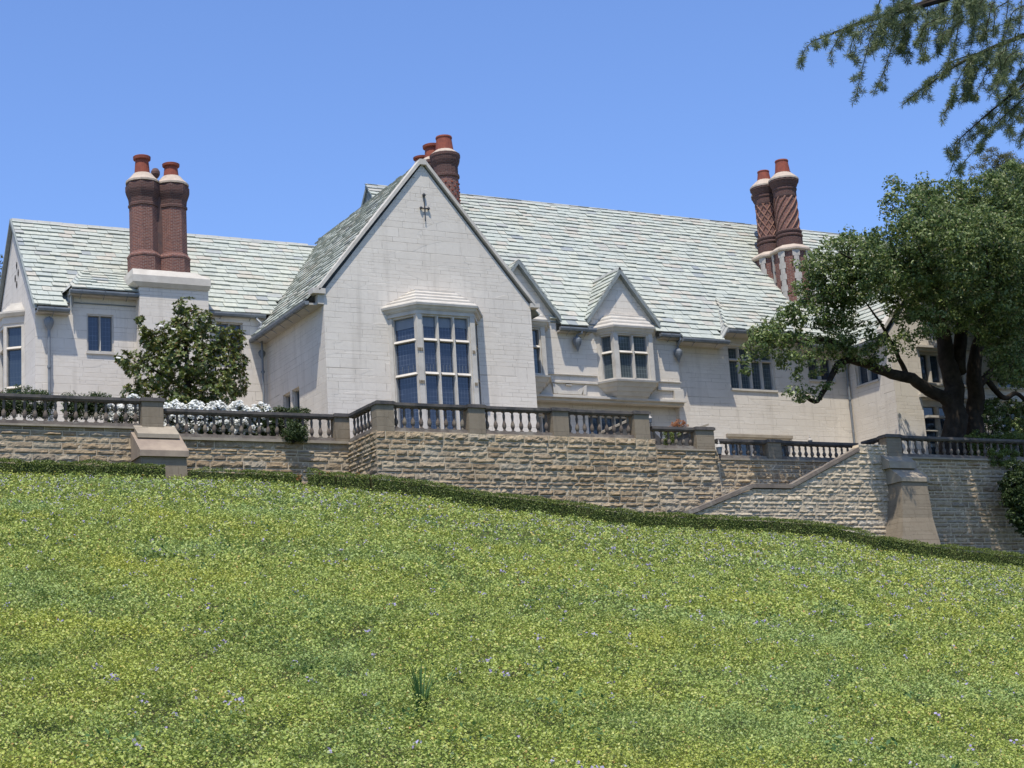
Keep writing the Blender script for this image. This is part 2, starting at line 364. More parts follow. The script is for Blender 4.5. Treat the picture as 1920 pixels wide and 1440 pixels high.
def cover():
    def sample(n, r0, r1, a0, a1):
        rr = np.sqrt(RNG.uniform(r0*r0, r1*r1, n)); th = RNG.uniform(a0, a1, n)
        return rr*np.sin(th), rr*np.cos(th)
    P = []; S = []
    A0, A1 = YAW-.40, YAW+.40
    for r0, r1, n, s in ((9, 13, 45000, .034), (13, 20, 270000, .028), (20, 30, 280000, .037), (30, 45, 250000, .052), (45, 82, 260000, .075)):
        x, y = sample(n, r0, r1, A0, A1); P.append(np.stack([x, y], -1)); S.append(RNG.uniform(.65, 1.35, n)*s)
    P = np.concatenate(P); S = np.concatenate(S)
    lim = np.interp(P[:, 0], [h[0] for h in HEDGE], [h[1] for h in HEDGE])
    k = P[:, 1] < lim; P = P[k]; S = S[k]
    clump = (np.sin(P[:, 0]*3.1+np.sin(P[:, 1]*2.3))*np.sin(P[:, 1]*3.7+np.sin(P[:, 0]*1.9))+np.sin(P[:, 0]*7.3+P[:, 1]*1.7)*np.sin(P[:, 1]*8.1-P[:, 0]*2.2))*.5
    z = ground(P[:, 0], P[:, 1])+.08+.14*clump+RNG.uniform(0, 1, len(P))**1.3*.18
    N = rand_dirs(len(P)); N[:, 2] = np.abs(N[:, 2])+.4
    V = leaves(np.column_stack([P, z]), N, S, .75, .25)
    rnd = np.clip(RNG.uniform(0, 1, len(P)), 0, 1)
    o = np_mesh('ground_cover', V, 4, M['cover'], rnd); tag(o, 'bright green leafy ground cover over the slope', 'ground cover', kind='stuff')
    # violet flowers, denser up the slope
    n = 11000; x, y = sample(n, 14, 80, A0, A1)
    k = (y < np.interp(x, [h[0] for h in HEDGE], [h[1] for h in HEDGE])-.3) & (RNG.uniform(0, 1, n) < .12+.75*(np.hypot(x, y)/70)**2); x = x[k]; y = y[k]
    rep = 6; X = np.repeat(x, rep)+RNG.normal(0, .035, len(x)*rep); Y = np.repeat(y, rep)+RNG.normal(0, .035, len(x)*rep)
    Z = ground(X, Y)+.2+RNG.uniform(-.04, .04, len(X)); N = rand_dirs(len(X)); N[:, 2] = abs(N[:, 2])+.3; N[:, 1] -= .6
    o = np_mesh('violet_flowers', leaves(np.column_stack([X, Y, Z]), N, RNG.uniform(.03, .05, len(X)), .9), 4, M['violet'], RNG.uniform(0, 1, len(X)))
    tag(o, 'small violet flowers dotted through the ground cover', 'flowers', kind='stuff')
    n = 420; x, y = sample(n, 14, 78, A0, A1); k = y < np.interp(x, [h[0] for h in HEDGE], [h[1] for h in HEDGE])-.3; x = x[k]; y = y[k]
    X = np.repeat(x, 60)+RNG.normal(0, .22, len(x)*60); Y = np.repeat(y, 60)+RNG.normal(0, .22, len(x)*60)
    d = np.hypot(X-np.repeat(x, 60), Y-np.repeat(y, 60)); Z = ground(X, Y)+.1+RNG.uniform(0, 1, len(X))*np.clip(.3-d*.5, .02, .3)
    N = rand_dirs(len(X)); N[:, 2] = abs(N[:, 2])+.2
    o = np_mesh('weed_clumps', leaves(np.column_stack([X, Y, Z]), N, RNG.uniform(.04, .09, len(X)), .5), 4, M['blade'], RNG.uniform(0, 1, len(X)))
    tag(o, 'darker weedy clumps scattered in the ground cover', 'weeds', kind='stuff')
cover()

def tuft(px, py, dist, h, label, nb=44):
    d = FW + RT*((px-960)/FPX) - UP*((py-720)/FPX); d = Vector((d.x, d.y, 0)).normalized()
    x, y = d.x*dist, d.y*dist; z = float(ground(x, y))
    t = thing('grass_tuft', (x, y, z), label, 'plant')
    mb = MB()
    for i in range(nb):
        a = random.uniform(0, 2*PI); r = random.uniform(0, .05); lean = random.uniform(.05, .32)*h; hh = h*random.uniform(.6, 1.05)
        p0 = Vector((x+r*math.cos(a), y+r*math.sin(a), z+.04)); pts = []
        for k in range(5):
            s = k/4; pts.append(p0+Vector((math.cos(a)*lean*s**1.8, math.sin(a)*lean*s**1.8, hh*s)))
        wv = Vector((-math.sin(a+.7), math.cos(a+.7), 0))
        for k in range(4):
            w0 = .014*(1-k/4.4); w1 = .014*(1-(k+1)/4.4); mb.face([pts[k]-wv*w0, pts[k]+wv*w0, pts[k+1]+wv*w1, pts[k+1]-wv*w1])
    mb.build('blade_clump', M['blade'], t)
tuft(790, 1335, 17.2, .55, 'tall upright grassy tuft standing alone in the lower slope')

# ------------------------------------------------------------------ rock-faced walls
def rockwall(name, parent, P0, U, Nn, length, z0, topf, mats=('rock',), seed=1, botf=None, hmin=.15, hmax=.30, amp=.085):
    """courses of pitch-faced stones: mortar plane behind, bulging stones in front"""
    rs = random.Random(seed); U = Vector(U).normalized(); Nn = Vector(Nn).normalized(); P0 = Vector(P0)
    Vs = []; Fs = []; rn = []; mis = []
    zt = max(topf(length*i/20) for i in range(21)); z = z0
    while z < zt-.04:
        h = rs.choice([rs.uniform(.11, .16), rs.uniform(hmin, .2), rs.uniform(.2, hmax), rs.uniform(hmin, hmax)])
        if z+h > zt-.1: h = zt-z
        u = -rs.uniform(0, .5)
        while u < length:
            wd = rs.uniform(.45, 1.4)*(1.0 if h > .2 else .9)
            a = max(u, 0)+.013; b = min(u+wd, length)-.013; u += wd
            if b-a < .06: continue
            um = (a+b)/2; T = topf(um)
            if z+.05 > T: continue
            if botf and z+h < botf(um)-.15: continue
            nu = max(3, int((b-a)/.065)); nv = max(3, int(h/.05)); c = rs.random(); base = len(Vs)
            am = amp*rs.uniform(.55, 1.25)*(.7+h); tilt = rs.uniform(-.3, .5); mi = 0 if len(mats) == 1 else (1 if rs.random() < .5 else 0)
            for j in range(nv+1):
                for i in range(nu+1):
                    s = i/nu; t = j/nv; uu = a+(b-a)*s; zz = z+.013+(h-.026)*t
                    zz = min(zz, topf(uu)) if not botf else min(zz, topf(uu))
                    edge = min(1, min(s, 1-s)*(b-a)/.05)*min(1, min(t, 1-t)*h/.03)
                    nz = noise.fractal(Vector((uu*4.2+c*50, zz*6.5, seed*3.1)), 1.0, 2.1, 4)
                    nz2 = abs(noise.noise(Vector((uu*2.3+c*20, zz*3, seed))))
                    prof = (1-t)/.62 if t > .38 else (.35+.65*t/.38)
                    d = .016+edge*prof*am*.68*(.55+.9*nz+.75*nz2) + edge*am*.16*nz
                    Vs.append(P0+U*(uu+ (0 if 0 < i < nu else 0))+Vector((0, 0, zz-P0.z))+Nn*max(d, .008))
            for j in range(nv):
                for i in range(nu):
                    q = base+j*(nu+1)+i; Fs.append((q, q+1, q+nu+2, q+nu+1)); rn.append(c); mis.append(0)
        z += h
    org = origin_of(parent)
    me = bpy.data.meshes.new(name); me.from_pydata([(v-org)[:] for v in Vs], [], Fs)
    ai = me.attributes.new('rnd', 'FLOAT', 'FACE'); ai.data.foreach_set('value', rn)
    me.materials.append(M[mats[0]]); o = bpy.data.objects.new(name, me); COL.objects.link(o); o.parent = parent
    return o

def backing(mb, P0, U, Nn, length, z0, topf, steps=1, thick=.5):
    U = Vector(U).normalized(); Nn = Vector(Nn).normalized(); P0 = Vector(P0)
    for i in range(steps):
        a = length*i/steps; b = length*(i+1)/steps
        pts = [P0+U*a, P0+U*b]; lo_ = [Vector((p.x, p.y, z0)) for p in pts]
        hi = [Vector((pts[0].x, pts[0].y, topf(a+1e-4))), Vector((pts[1].x, pts[1].y, topf(b-1e-4)))]
        mb.extrude([p+Nn*.014 for p in (lo_[0], lo_[1], hi[1], hi[0])], -Nn*thick)

BAL = {}
def baluster_mesh(h):
    k = round(h, 3)
    if k in BAL: return BAL[k]
    mb = MB(); prof = [(.062, 0), (.062, .05), (.045, .07), (.05, .1), (.082, .17), (.09, .235), (.078, .30), (.05, .37), (.042, .43), (.052, .50), (.060, .56), (.055, .62), (.042, .66), (.05, .68), (.044, .71), (.066, .75)]
    mb.lathe(0, 0, [(r*.95, z*h/.75) for r, z in prof], 12); mb.box(-.075, .075, -.075, .075, 0, .045*h); mb.box(-.07, .07, -.07, .07, h*.955, h)
    mb.sm = False
    BAL[k] = mb.mesh('baluster', M['baluster']); return BAL[k]

def balustrade(A, B, floor, top, label, piers=(), group='stone balustrades along the terrace', spacing=.36, pw=.62, offs=(0, 0), pier_mat='ashlar_dark', baserail='rail', pdrop=.0):
    A = Vector((A[0], A[1], 0)); B = Vector((B[0], B[1], 0)); L = (B-A).length; U = (B-A).normalized(); N = Vector((U.y, -U.x, 0))
    t = thing('balustrade', (A.x, A.y, floor), label, 'balustrade', group)
    def slab(mb, u0, u1, w0, z0, z1, w1=None):
        w1 = w1 or w0; q = []
        for zz, ww in ((z0, w0), (z1, w1)):
            for (uu, nn) in ((u0, 1), (u1, 1), (u1, -1), (u0, -1)):
                p = A+U*uu+N*ww/2*nn; q.append((p.x, p.y, zz))
        mb.hexa(q)
    ps = sorted(piers); segs = []; c = 0
    for p in ps:
        segs.append((c, p-pw/2)); c = p+pw/2
    segs.append((c, L)); segs = [s for s in segs if s[1]-s[0] > .25]
    mb = MB()
    for a, b in segs:
        slab(mb, a, b, .24, top-.17, top-.11, .34); slab(mb, a, b, .36, top-.11, top-.02); slab(mb, a, b, .32, top-.02, top)
    for p in ps:
        slab(mb, p-pw/2-.05, p+pw/2+.05, .62, top-.115, top+.0); slab(mb, p-pw/2, p+pw/2, .56, top-.02, top+.025)
    mb.build('coping', M['coping'], t)
    mb = MB()
    for a, b in segs: slab(mb, a, b, .34, floor, floor+.075); slab(mb, a, b, .27, floor+.075, floor+.15)
    mb.build('base_rail', M[baserail], t)
    for p in ps:
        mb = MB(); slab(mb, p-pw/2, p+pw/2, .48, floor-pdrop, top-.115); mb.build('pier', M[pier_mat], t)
    h = top-.17-floor-.15; me_ = baluster_mesh(h); org = t.location
    for a, b in segs:
        n = max(1, int(round((b-a)/spacing))); s = (b-a)/n
        for i in range(n):
            p = A+U*(a+(i+.5)*s); o = bpy.data.objects.new('baluster', me_); COL.objects.link(o); o.parent = t
            o.location = Vector((p.x, p.y, floor+.15))-org; o.rotation_euler.z = math.atan2(U.y, U.x)
    return t

const = lambda c: (lambda u: c)
# west stretch of the retaining wall
wl = thing('retaining_wall', (6, 59.6, 9), 'brown rock-faced retaining wall under the left balustrades, left of the jog', 'wall')
mb = MB(); backing(mb, (4, 59.55, 0), (1, 0, 0), (0, -1, 0), 13.2, 8.4, const(11.80), thick=.8); backing(mb, (17.2, 59.55, 0), (1, 0, 0), (0, -1, 0), 8.6, 8.4, const(11.45), thick=.8)
mb.build('mortar_bed', M['mortar'], wl)
rockwall('stonework', wl, (4, 59.55, 0), (1, 0, 0), (0, -1, 0), 13.2, 9.1, const(11.80), seed=3)
rockwall('stonework', wl, (17.2, 59.55, 0), (1, 0, 0), (0, -1, 0), 8.05, 8.9, const(11.45), seed=5)
mb = MB(); mb.box(4, 17.3, 59.42, 59.95, 11.8, 11.87); mb.box(17.31, 25.2, 59.42, 59.95, 11.45, 11.55); mb.build('ledge', M['ledge'], wl)
# its buttress
mb = MB()
mb.hexa([(16.72, 58.35, 9.2), (18.42, 58.35, 9.2), (18.42, 59.56, 9.2), (16.72, 59.56, 9.2), (16.72, 58.42, 10.6), (18.4, 58.42, 10.6), (18.4, 59.56, 10.6), (16.72, 59.56, 10.6)])
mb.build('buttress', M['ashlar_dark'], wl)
mb = MB()
mb.extrude([(16.66, 58.30, 10.6), (16.66, 59.56, 10.6), (16.66, 59.56, 11.75), (16.66, 59.15, 11.45), (16.66, 58.30, 10.82)], (1.8, 0, 0))
mb.build('buttress_cap', M['cap'], wl)
mb = MB()
mb.extrude([(16.78, 58.98, 11.40), (16.78, 59.56, 11.40), (16.78, 59.56, 11.95), (16.78, 58.98, 11.55)], (1.55, 0, 0))
mb.build('upper_cap', M['ledge'], wl)
# middle stretch
wm = thing('retaining_wall', (25.3, 57, 8), 'tall rock-faced retaining wall in front of the big gable, with jog at its left', 'wall')
mb = MB(); backing(mb, (25.25, 56.9, 0), (1, 0, 0), (0, -1, 0), 12.45, 6.2, const(11.5), thick=.8); backing(mb, (37.7, 56.9, 0), (1, 0, 0), (0, -1, 0), 3.1, 6.2, const(11.05), thick=.8)
backing(mb, (40.8, 56.9, 0), (1, 0, 0), (0, -1, 0), 8.2, 6.2, const(10.7), thick=.8)
mb.extrude([(25.25, 57.7, 6.5), (25.25, 59.6, 6.5), (25.25, 59.6, 11.5), (25.25, 57.7, 11.5)], (.8, 0, 0)); mb.build('mortar_bed', M['mortar'], wm)
rockwall('stonework', wm, (25.22, 56.9, 0), (1, 0, 0), (0, -1, 0), 12.5, 7.0, const(11.5), seed=11, amp=.1)
rockwall('stonework', wm, (37.7, 56.9, 0), (1, 0, 0), (0, -1, 0), 3.1, 6.9, const(11.05), seed=13, amp=.1)
rockwall('stonework', wm, (40.8, 56.9, 0), (1, 0, 0), (0, -1, 0), 7.6, 6.8, const(10.7), seed=17, amp=.1)
rockwall('stonework', wm, (25.25, 59.55, 0), (0, -1, 0), (-1, 0, 0), 2.68, 8.0, const(11.5), seed=19, amp=.1)
mb = MB(); mb.box(37.75, 40.7, 56.82, 57.2, 11.05, 11.12); mb.box(40.85, 48.3, 56.82, 57.2, 10.7, 10.78); mb.build('ledge', M['ledge'], wm)
# stair parapet wall, its coping climbs to the right
def par_top(u):
    pts = [(0, 8.15), (3.0, 9.18), (4.9, 9.18), (8.75, 10.85), (8.76, 11.2), (10.4, 11.2)]
    return float(np.interp(u, [p[0] for p in pts], [p[1] for p in pts]))
wp = thing('stair_wall', (38, 55, 7), 'rock-faced stair wall with a sloping stone coping that climbs to the right', 'wall')
mb = MB(); backing(mb, (38.0, 55.05, 0), (1, 0, 0), (0, -1, 0), 10.4, 5.0, lambda u: par_top(u)-.02, 40, .45); mb.build('mortar_bed', M['mortar'], wp)
rockwall('stonework', wp, (38.0, 55.05, 0), (1, 0, 0), (0, -1, 0), 10.4, 5.6, par_top, mats=('rockpale',), seed=23, hmin=.13, hmax=.26, amp=.09)
mb = MB(); cp = [(37.75, 8.12), (38.1, 8.2), (41.0, 9.22), (42.95, 9.22), (46.75, 10.88)]
for (x0, z0), (x1, z1) in zip(cp[:-1], cp[1:]):
    mb.extrude([(x0, 54.95, z0), (x1, 54.95, z1), (x1, 54.95, z1+.09), (x0, 54.95, z0+.09)], (0, .5, 0))
    mb.extrude([(x0, 54.98, z0+.09), (x1, 54.98, z1+.09), (x1, 54.98, z1+.17), (x0, 54.98, z0+.17)], (0, .44, 0))
mb.build('coping', M['rail'], wp)
mb = MB(); q = [(38.35, 7.45), (38.8, 7.66), (39.3, 7.70)]
for (x0, z0), (x1, z1) in zip(q[:-1], q[1:]): mb.extrude([(x0, 54.7, z0), (x1, 54.7, z1), (x1, 54.7, z1+.12), (x0, 54.7, z0+.12)], (0, .4, 0))
mb.build('lower_coping', M['rail'], wp)
# steps between the walls
stp = thing('stone_steps', (38, 55.6, 7), 'stone steps rising behind the stair wall', 'steps'); mb = MB()
for i in range(18):
    x = 38.6+i*.5; zz = 7.1+i*.2; mb.box(x, x+.5, 55.52, 56.7, 5.5, zz)
mb.build('treads', M['paving'], stp)
# right stretch
wr = thing('retaining_wall', (48.3, 55, 6), 'rock-faced retaining wall at far right behind the flared buttress, streaked with tree shade', 'wall')
mb = MB(); backing(mb, (48.4, 55.05, 0), (1, 0, 0), (0, -1, 0), 22, 4.0, const(10.6), thick=.8); mb.build('mortar_bed', M['mortar'], wr)
rockwall('stonework', wr, (48.4, 55.05, 0), (1, 0, 0), (0, -1, 0), 14, 4.9, const(10.6), seed=29, amp=.1)
mb = MB(); mb.box(48.4, 70, 54.93, 55.4, 10.6, 10.68); mb.build('ledge', M['ledge'], wr)
mb = MB()
mb.hexa([(46.98, 53.45, 5.2), (49.62, 53.45, 5.2), (49.9, 55.06, 5.2), (46.98, 55.06, 5.2), (47.9, 54.05, 7.9), (49.55, 54.05, 7.9), (49.7, 55.06, 7.9), (47.9, 55.06, 7.9)])
mb.hexa([(47.9, 54.05, 7.9), (49.55, 54.05, 7.9), (49.7, 55.06, 7.9), (47.9, 55.06, 7.9), (48.15, 54.15, 9.45), (49.55, 54.15, 9.45), (49.6, 55.06, 9.45), (48.15, 55.06, 9.45)])
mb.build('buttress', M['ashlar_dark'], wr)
mb = MB()
mb.extrude([(48.08, 54.08, 9.45), (48.08, 55.06, 9.45), (48.08, 55.06, 10.35), (48.08, 54.08, 9.62)], (1.56, 0, 0))
mb.build('buttress_cap', M['ledge'], wr)
mb = MB(); mb.extrude([(47.92, 54.55, 10.1), (47.92, 55.06, 10.1), (47.92, 55.06, 10.75), (47.92, 54.55, 10.38)], (1.5, 0, 0)); mb.build('upper_cap', M['ledge'], wr)

balustrade((4, 59.72), (17.9, 59.72), 11.87, 12.97, 'highest balustrade at far left, dark shrubs behind it', piers=(13.5,), pw=.8, pdrop=.1)
balustrade((17.95, 59.72), (25.5, 59.72), 11.55, 12.63, 'balustrade in front of the white roses, left of the jog', piers=(7.05,), pw=.6)
balustrade((25.4, 59.4), (25.4, 57.35), 11.5, 12.63, 'short balustrade on the jog that runs back from the corner', piers=())
balustrade((25.2, 57.12), (37.6, 57.12), 11.5, 12.63, 'long balustrade before the big bay window and gable', piers=(.47, 4.35, 8.1, 11.93), pw=.72)
balustrade((37.66, 57.12), (40.85, 57.12), 11.12, 12.06, 'short balustrade one step down, between two piers with shrubs behind', piers=(2.55,), pw=.9)
balustrade((40.85, 57.12), (48.4, 57.12), 10.78, 11.62, 'low balustrade below the four-light window beside the lamp', piers=(2.9,), pw=.7, spacing=.34)
balustrade((48.25, 55.22), (70, 55.22), 10.68, 11.63, 'shaded balustrade at far right under the oak', piers=(.45,), pw=.8, spacing=.4)
balustrade((48.5, 56.7), (48.5, 55.5), 10.68, 11.63, 'short return balustrade beside the far right pier', piers=())

# terraces
def slab_floor(name, boxes, label):
    mb = MB()
    for b in boxes: mb.box(*b)
    o = mb.build(name, M['paving']); tag(o, label, 'terrace', kind='structure')
slab_floor('terrace', [(-20, 17.5, 59.9, 90, 10.9, 11.86), (17.5, 37.7, 59.9, 110, 10.9, 11.5), (26, 37.7, 57.2, 59.9, 10.9, 11.5), (37.7, 40.8, 57.2, 110, 10.6, 11.05), (40.8, 110, 57.2, 110, 10.0, 10.7), (48.5, 110, 55.3, 57.2, 10.0, 10.7)], 'paved terrace behind the balustrades')

# ------------------------------------------------------------------ the mansion
H = thing('mansion', (30, 63, 11.5), 'long pale stone mansion with steep green slate roofs, gables and brick chimneys', 'house')

def fr(O, U, Nn):                                        # local frame -> world
    O = Vector(O); U = Vector(U).normalized(); Nn = Vector(Nn).normalized()
    return lambda u, z, d=0.0: (O.x+U.x*u+Nn.x*d, O.y+U.y*u+Nn.y*d, z)

def wallgrid(mb, f, u0, u1, z0, z1, opens=(), depth=.28):
    us = sorted({u0, u1, *[o[0] for o in opens], *[o[1] for o in opens]}); zs = sorted({z0, z1, *[o[2] for o in opens], *[o[3] for o in opens]})
    us = [u for u in us if u0-1e-6 <= u <= u1+1e-6]; zs = [z for z in zs if z0-1e-6 <= z <= z1+1e-6]
    for a, b in zip(us[:-1], us[1:]):
        for c, d in zip(zs[:-1], zs[1:]):
            if any(o[0] <= (a+b)/2 <= o[1] and o[2] <= (c+d)/2 <= o[3] for o in opens): continue
            mb.face([f(a, c), f(b, c), f(b, d), f(a, d)], [(a, c), (b, c), (b, d), (a, d)])
    for a, b, c, d in opens:
        mb.face([f(a, c), f(b, c), f(b, c, -depth), f(a, c, -depth)]); mb.face([f(a, d, -depth), f(b, d, -depth), f(b, d), f(a, d)])
        mb.face([f(a, c), f(a, c, -depth), f(a, d, -depth), f(a, d)]); mb.face([f(b, c, -depth), f(b, c), f(b, d), f(b, d, -depth)])

def window(parent, f, u0, u1, z0, z1, nl, trans=(), d=-.12, mul=.13, jamb=.09, mat='trim', glass='glass_curtain', sill=True, name='window', bars=False, blind=0, label=None):
    """stone window frame with mullions and transoms; glass is its sub-part"""
    mb = MB()
    def bx(a, b, c, e, d0, d1):
        mb.hexa([f(a, c, d1), f(b, c, d1), f(b, c, d0), f(a, c, d0), f(a, e, d1), f(b, e, d1), f(b, e, d0), f(a, e, d0)])
    bx(u0, u0+jamb, z0, z1, d-.14, d+.02); bx(u1-jamb, u1, z0, z1, d-.14, d+.02)
    bx(u0+jamb, u1-jamb, z1-jamb, z1, d-.14, d+.019); bx(u0+jamb, u1-jamb, z0, z0+.06, d-.14, d+.03)
    lw = (u1-u0-2*jamb-(nl-1)*mul)/nl; xs = []
    for i in range(nl):
        a = u0+jamb+i*(lw+mul); xs.append((a, a+lw))
        if i: # chamfered mullion
            m0, m1 = a-mul, a; zz0, zz1 = z0+.06, z1-jamb; k = mul*.3
            P = [(m0+k, d+.05), (m1-k, d+.05), (m1, d-.05), (m1, d-.14), (m0, d-.14), (m0, d-.05)]
            for q in range(6):
                (ua, da), (ub, db) = P[q], P[(q+1) % 6]
                mb.face([f(ua, zz0, da), f(ub, zz0, db), f(ub, zz1, db), f(ua, zz1, da)])
    for t in trans:
        for a, b in xs:
            P = [(t, d+.06), (t+.10, d-.02), (t+.10, d-.14), (t, d-.14), (t-.02, d-.0)]
            for q in range(5):
                (za, da), (zb, db) = P[q], P[(q+1) % 5]
                mb.face([f(b, za, da), f(a, za, da), f(a, zb, db), f(b, zb, db)])
    if sill: bx(u0-.04, u1+.04, z0-.09, z0, -.2, .07)
    wo = mb.build(name, M[mat], parent, label)
    gb = MB(); bb = MB(); rb = MB()
    zz = [z0+.06]+[t for t in trans]+[z1-jamb]
    for a, b in xs:
        for i in range(len(zz)-1):
            za = zz[i]+(.1 if i else 0); zb = zz[i+1]; g_ = -.13+d+random.uniform(-.004, .004)
            tl = random.uniform(-.006, .006)
            gb.face([f(a, za, g_+tl), f(b, za, g_-tl), f(b, zb, g_-tl), f(a, zb, g_+tl)], [(a, za), (b, za), (b, zb), (a, zb)])
            # slim metal casement frame
            for (c0, c1, e0, e1) in ((a, a+.03, za, zb), (b-.03, b, za, zb), (a+.03, b-.03, zb-.03, zb), (a+.03, b-.03, za, za+.03)):
                rb.hexa([f(c0, e0, g_+.035), f(c1, e0, g_+.035), f(c1, e0, g_), f(c0, e0, g_), f(c0, e1, g_+.035), f(c1, e1, g_+.035), f(c1, e1, g_), f(c0, e1, g_)])
            if bars and i < len(zz)-2:
                nb = 3
                for k in range(1, nb+1):
                    uu = a+(b-a)*k/(nb+1); rb.hexa([f(uu-.008, za, g_+.02), f(uu+.008, za, g_+.02), f(uu+.008, za, g_+.005), f(uu-.008, za, g_+.005), f(uu-.008, za+.34, g_+.02), f(uu+.008, za+.34, g_+.02), f(uu+.008, za+.34, g_+.005), f(uu-.008, za+.34, g_+.005)])
        if blind:
            zb = z1-jamb; g_ = -.12+d
            bb.face([f(a+.03, zb-blind*(.85+.3*random.random()), g_+.008), f(b-.03, zb-blind, g_+.008), f(b-.03, zb, g_+.008), f(a+.03, zb, g_+.008)])
    gb.build('glass', M[glass], wo); rb.build('casement', M['lead'] if not bars else M['blind'], wo)
    if blind: bb.build('blind', M['blind'], wo)
    return wo

def slates(name, parent, O, Udir, Vdir, width, length, keep=None, course=.33, wmin=.36, wmax=.75, thick=.05, start=0.0, seed=1, edge_jit=.02, ucut=None):
    """courses of individually laid slates on a roof plane; O at the eave, Udir along it, Vdir up the slope"""
    rs = random.Random(seed); O = Vector(O); U = Vector(Udir).normalized(); Vd = Vector(Vdir).normalized(); N = U.cross(Vd)
    if N.z < 0: N = -N
    Vs = []; Fs = []; rn = []; v = start; row = 0
    while v < length:
        ce = course*(1.12-.25*v/length)*rs.uniform(.94, 1.06)
        u = -rs.uniform(0, .6); wav = rs.uniform(0, 9)
        while u < width:
            wd = rs.uniform(wmin, wmax); a = max(u, 0)+.006; b = min(u+wd, width)-.006; u += wd
            if ucut: a = max(a, ucut(v+ce*.5))
            if b-a < .07: continue
            mid = O+U*((a+b)/2)+Vd*(v+ce*.5)
            if keep and not keep(mid): continue
            th = thick*rs.uniform(.7, 1.5); j = rs.uniform(-edge_jit, edge_jit)+.012*math.sin(a*.9+wav); j2 = j+rs.uniform(-.012, .012); l2 = min(ce*1.5, max(length-v, .05)); c = rs.random()
            lift = rs.uniform(.01, .03); skew = rs.uniform(-.006, .006)
            q = [O+U*a+Vd*(v+j)+N*(lift+.025), O+U*b+Vd*(v+j2)+N*(lift+.025), O+U*b+Vd*(v+l2)+N*.0, O+U*a+Vd*(v+l2)+N*.0]
            top = [q[0]+N*(th+skew), q[1]+N*(th-skew), q[2]+N*.03, q[3]+N*.03]
            n = len(Vs); Vs += q+top
            Fs += [(n+4, n+5, n+6, n+7), (n, n+1, n+5, n+4), (n+1, n+2, n+6, n+5), (n+3, n, n+4, n+7)]; rn += [c]*4
        v += ce; row += 1
    org = origin_of(parent); me = bpy.data.meshes.new(name); me.from_pydata([(p-org)[:] for p in Vs], [], Fs)
    ai = me.attributes.new('rnd', 'FLOAT', 'FACE'); ai.data.foreach_set('value', rn); me.materials.append(M['slate'])
    o = bpy.data.objects.new(name, me); COL.objects.link(o); o.parent = parent
    return o

# ---- roof planes
TM = 1.215; TG = (23.95-17.65)/(29.76-24.45); TL = 1.13
def zm(Y): return 17.70+TM*(Y-62.65)
def zl(Y): return 18.40+TL*(Y-67.40)
# solid under-roof so no light leaks
mb = MB()
mb.extrude([(30.95, 62.9, zm(62.9)-.12), (30.95, 69.3, zm(69.3)-.06), (30.95, 75.9, zm(62.7)-.1)], (31.5, 0, 0))
mb.extrude([(15.12, 67.75, zl(67.75)-.1), (15.12, 71.8, zl(71.8)-.05), (15.12, 75.9, zl(67.7))], (18, 0, 0))
mb.extrude([(24.7, 61.35, 17.65+.25*TG-.12), (34.85, 61.35, 17.65+.25*TG-.12), (29.77, 61.35, 23.9)], (0, 11.5, 0))
mb.build('roof_boarding', M['slate_edge'], H)
def dz(p, xc, za, t=1.28): return za-t*abs(p.x-xc)
def keep_main(p):
    if p.x < 34.9 and p.y < 66.5 and p.z < 23.9-TG*(p.x-29.76)-.1: return False
    for xc, za, hw in ((35.1, 20.5, 1.95), (40.4, 20.45, 1.9)):
        if abs(p.x-xc) < hw and p.z < dz(p, xc, za)-.12: return False
    if p.y < 62.7 and not (43.3 < p.x < 45.95): return False
    if 45.95 < p.x < 50.6 and p.y < 62.9: return False
    if p.x > 53.4 and p.z < 17.6+1.2*(p.x-53.2)-.2 and p.x < 58: return False
    return True
V3 = Vector
slates('roof', H, (30.8, 62.40, zm(62.40)), (1, 0, 0), (0, 1, TM), 30, 10.95, keep_main, seed=41)
def keep_left(p):
    if 16.35 < p.x < 19.35 and p.y < 68.0: return False
    if 19.3 < p.x < 22.3 and p.y < 67.9: return False
    if p.x > 22.3 and p.y < 67.72: return False
    if p.x > 24.6 and p.z < 17.65+TG*(p.x-24.45)-.25: return False
    return True
slates('roof', H, (14.98, 67.40, zl(67.40)), (1, 0, 0), (0, 1, TL), 16, 6.65, keep_left, course=.34, seed=43, wmax=.78)
def keep_g(p):
    return not (p.y > 67.9 and p.z < zl(p.y)-.25)
slates('roof', H, (24.45, 72.6, 17.65), (0, -1, 0), (1, 0, TG), 11.45, 8.22, keep_g, course=.33, seed=47, thick=.055)
slates('roof', H, (35.1, 61.2, 17.65), (0, 1, 0), (-1, 0, TG), 8, 8.22, None, seed=49, wmin=.6, wmax=1.2)
# left catslide over the window
def keep_cat(p): return p.x < 19.6+(p.y-67.4)*.3 and not (p.x > 19.25 and p.y < 68.3)
slates('roof', H, (16.3, 67.38, 19.22), (1, 0, 0), (0, 1, .70), 4.2, 2.45, keep_cat, course=.34, seed=53, ucut=lambda v: .15+v*.82*.54)
mb = MB(); mb.extrude([(16.46, 67.5, 19.2), (17.46, 69.3, 20.5), (16.46, 67.5, 18.3)], (.06, 0, 0)); mb.face([(16.4, 67.42, 19.24), (17.5, 69.4, 20.63), (17.3, 69.4, 20.6), (16.2, 68.0, 19.1)]); mb.build('roof_side', M['slate_pale'], H)
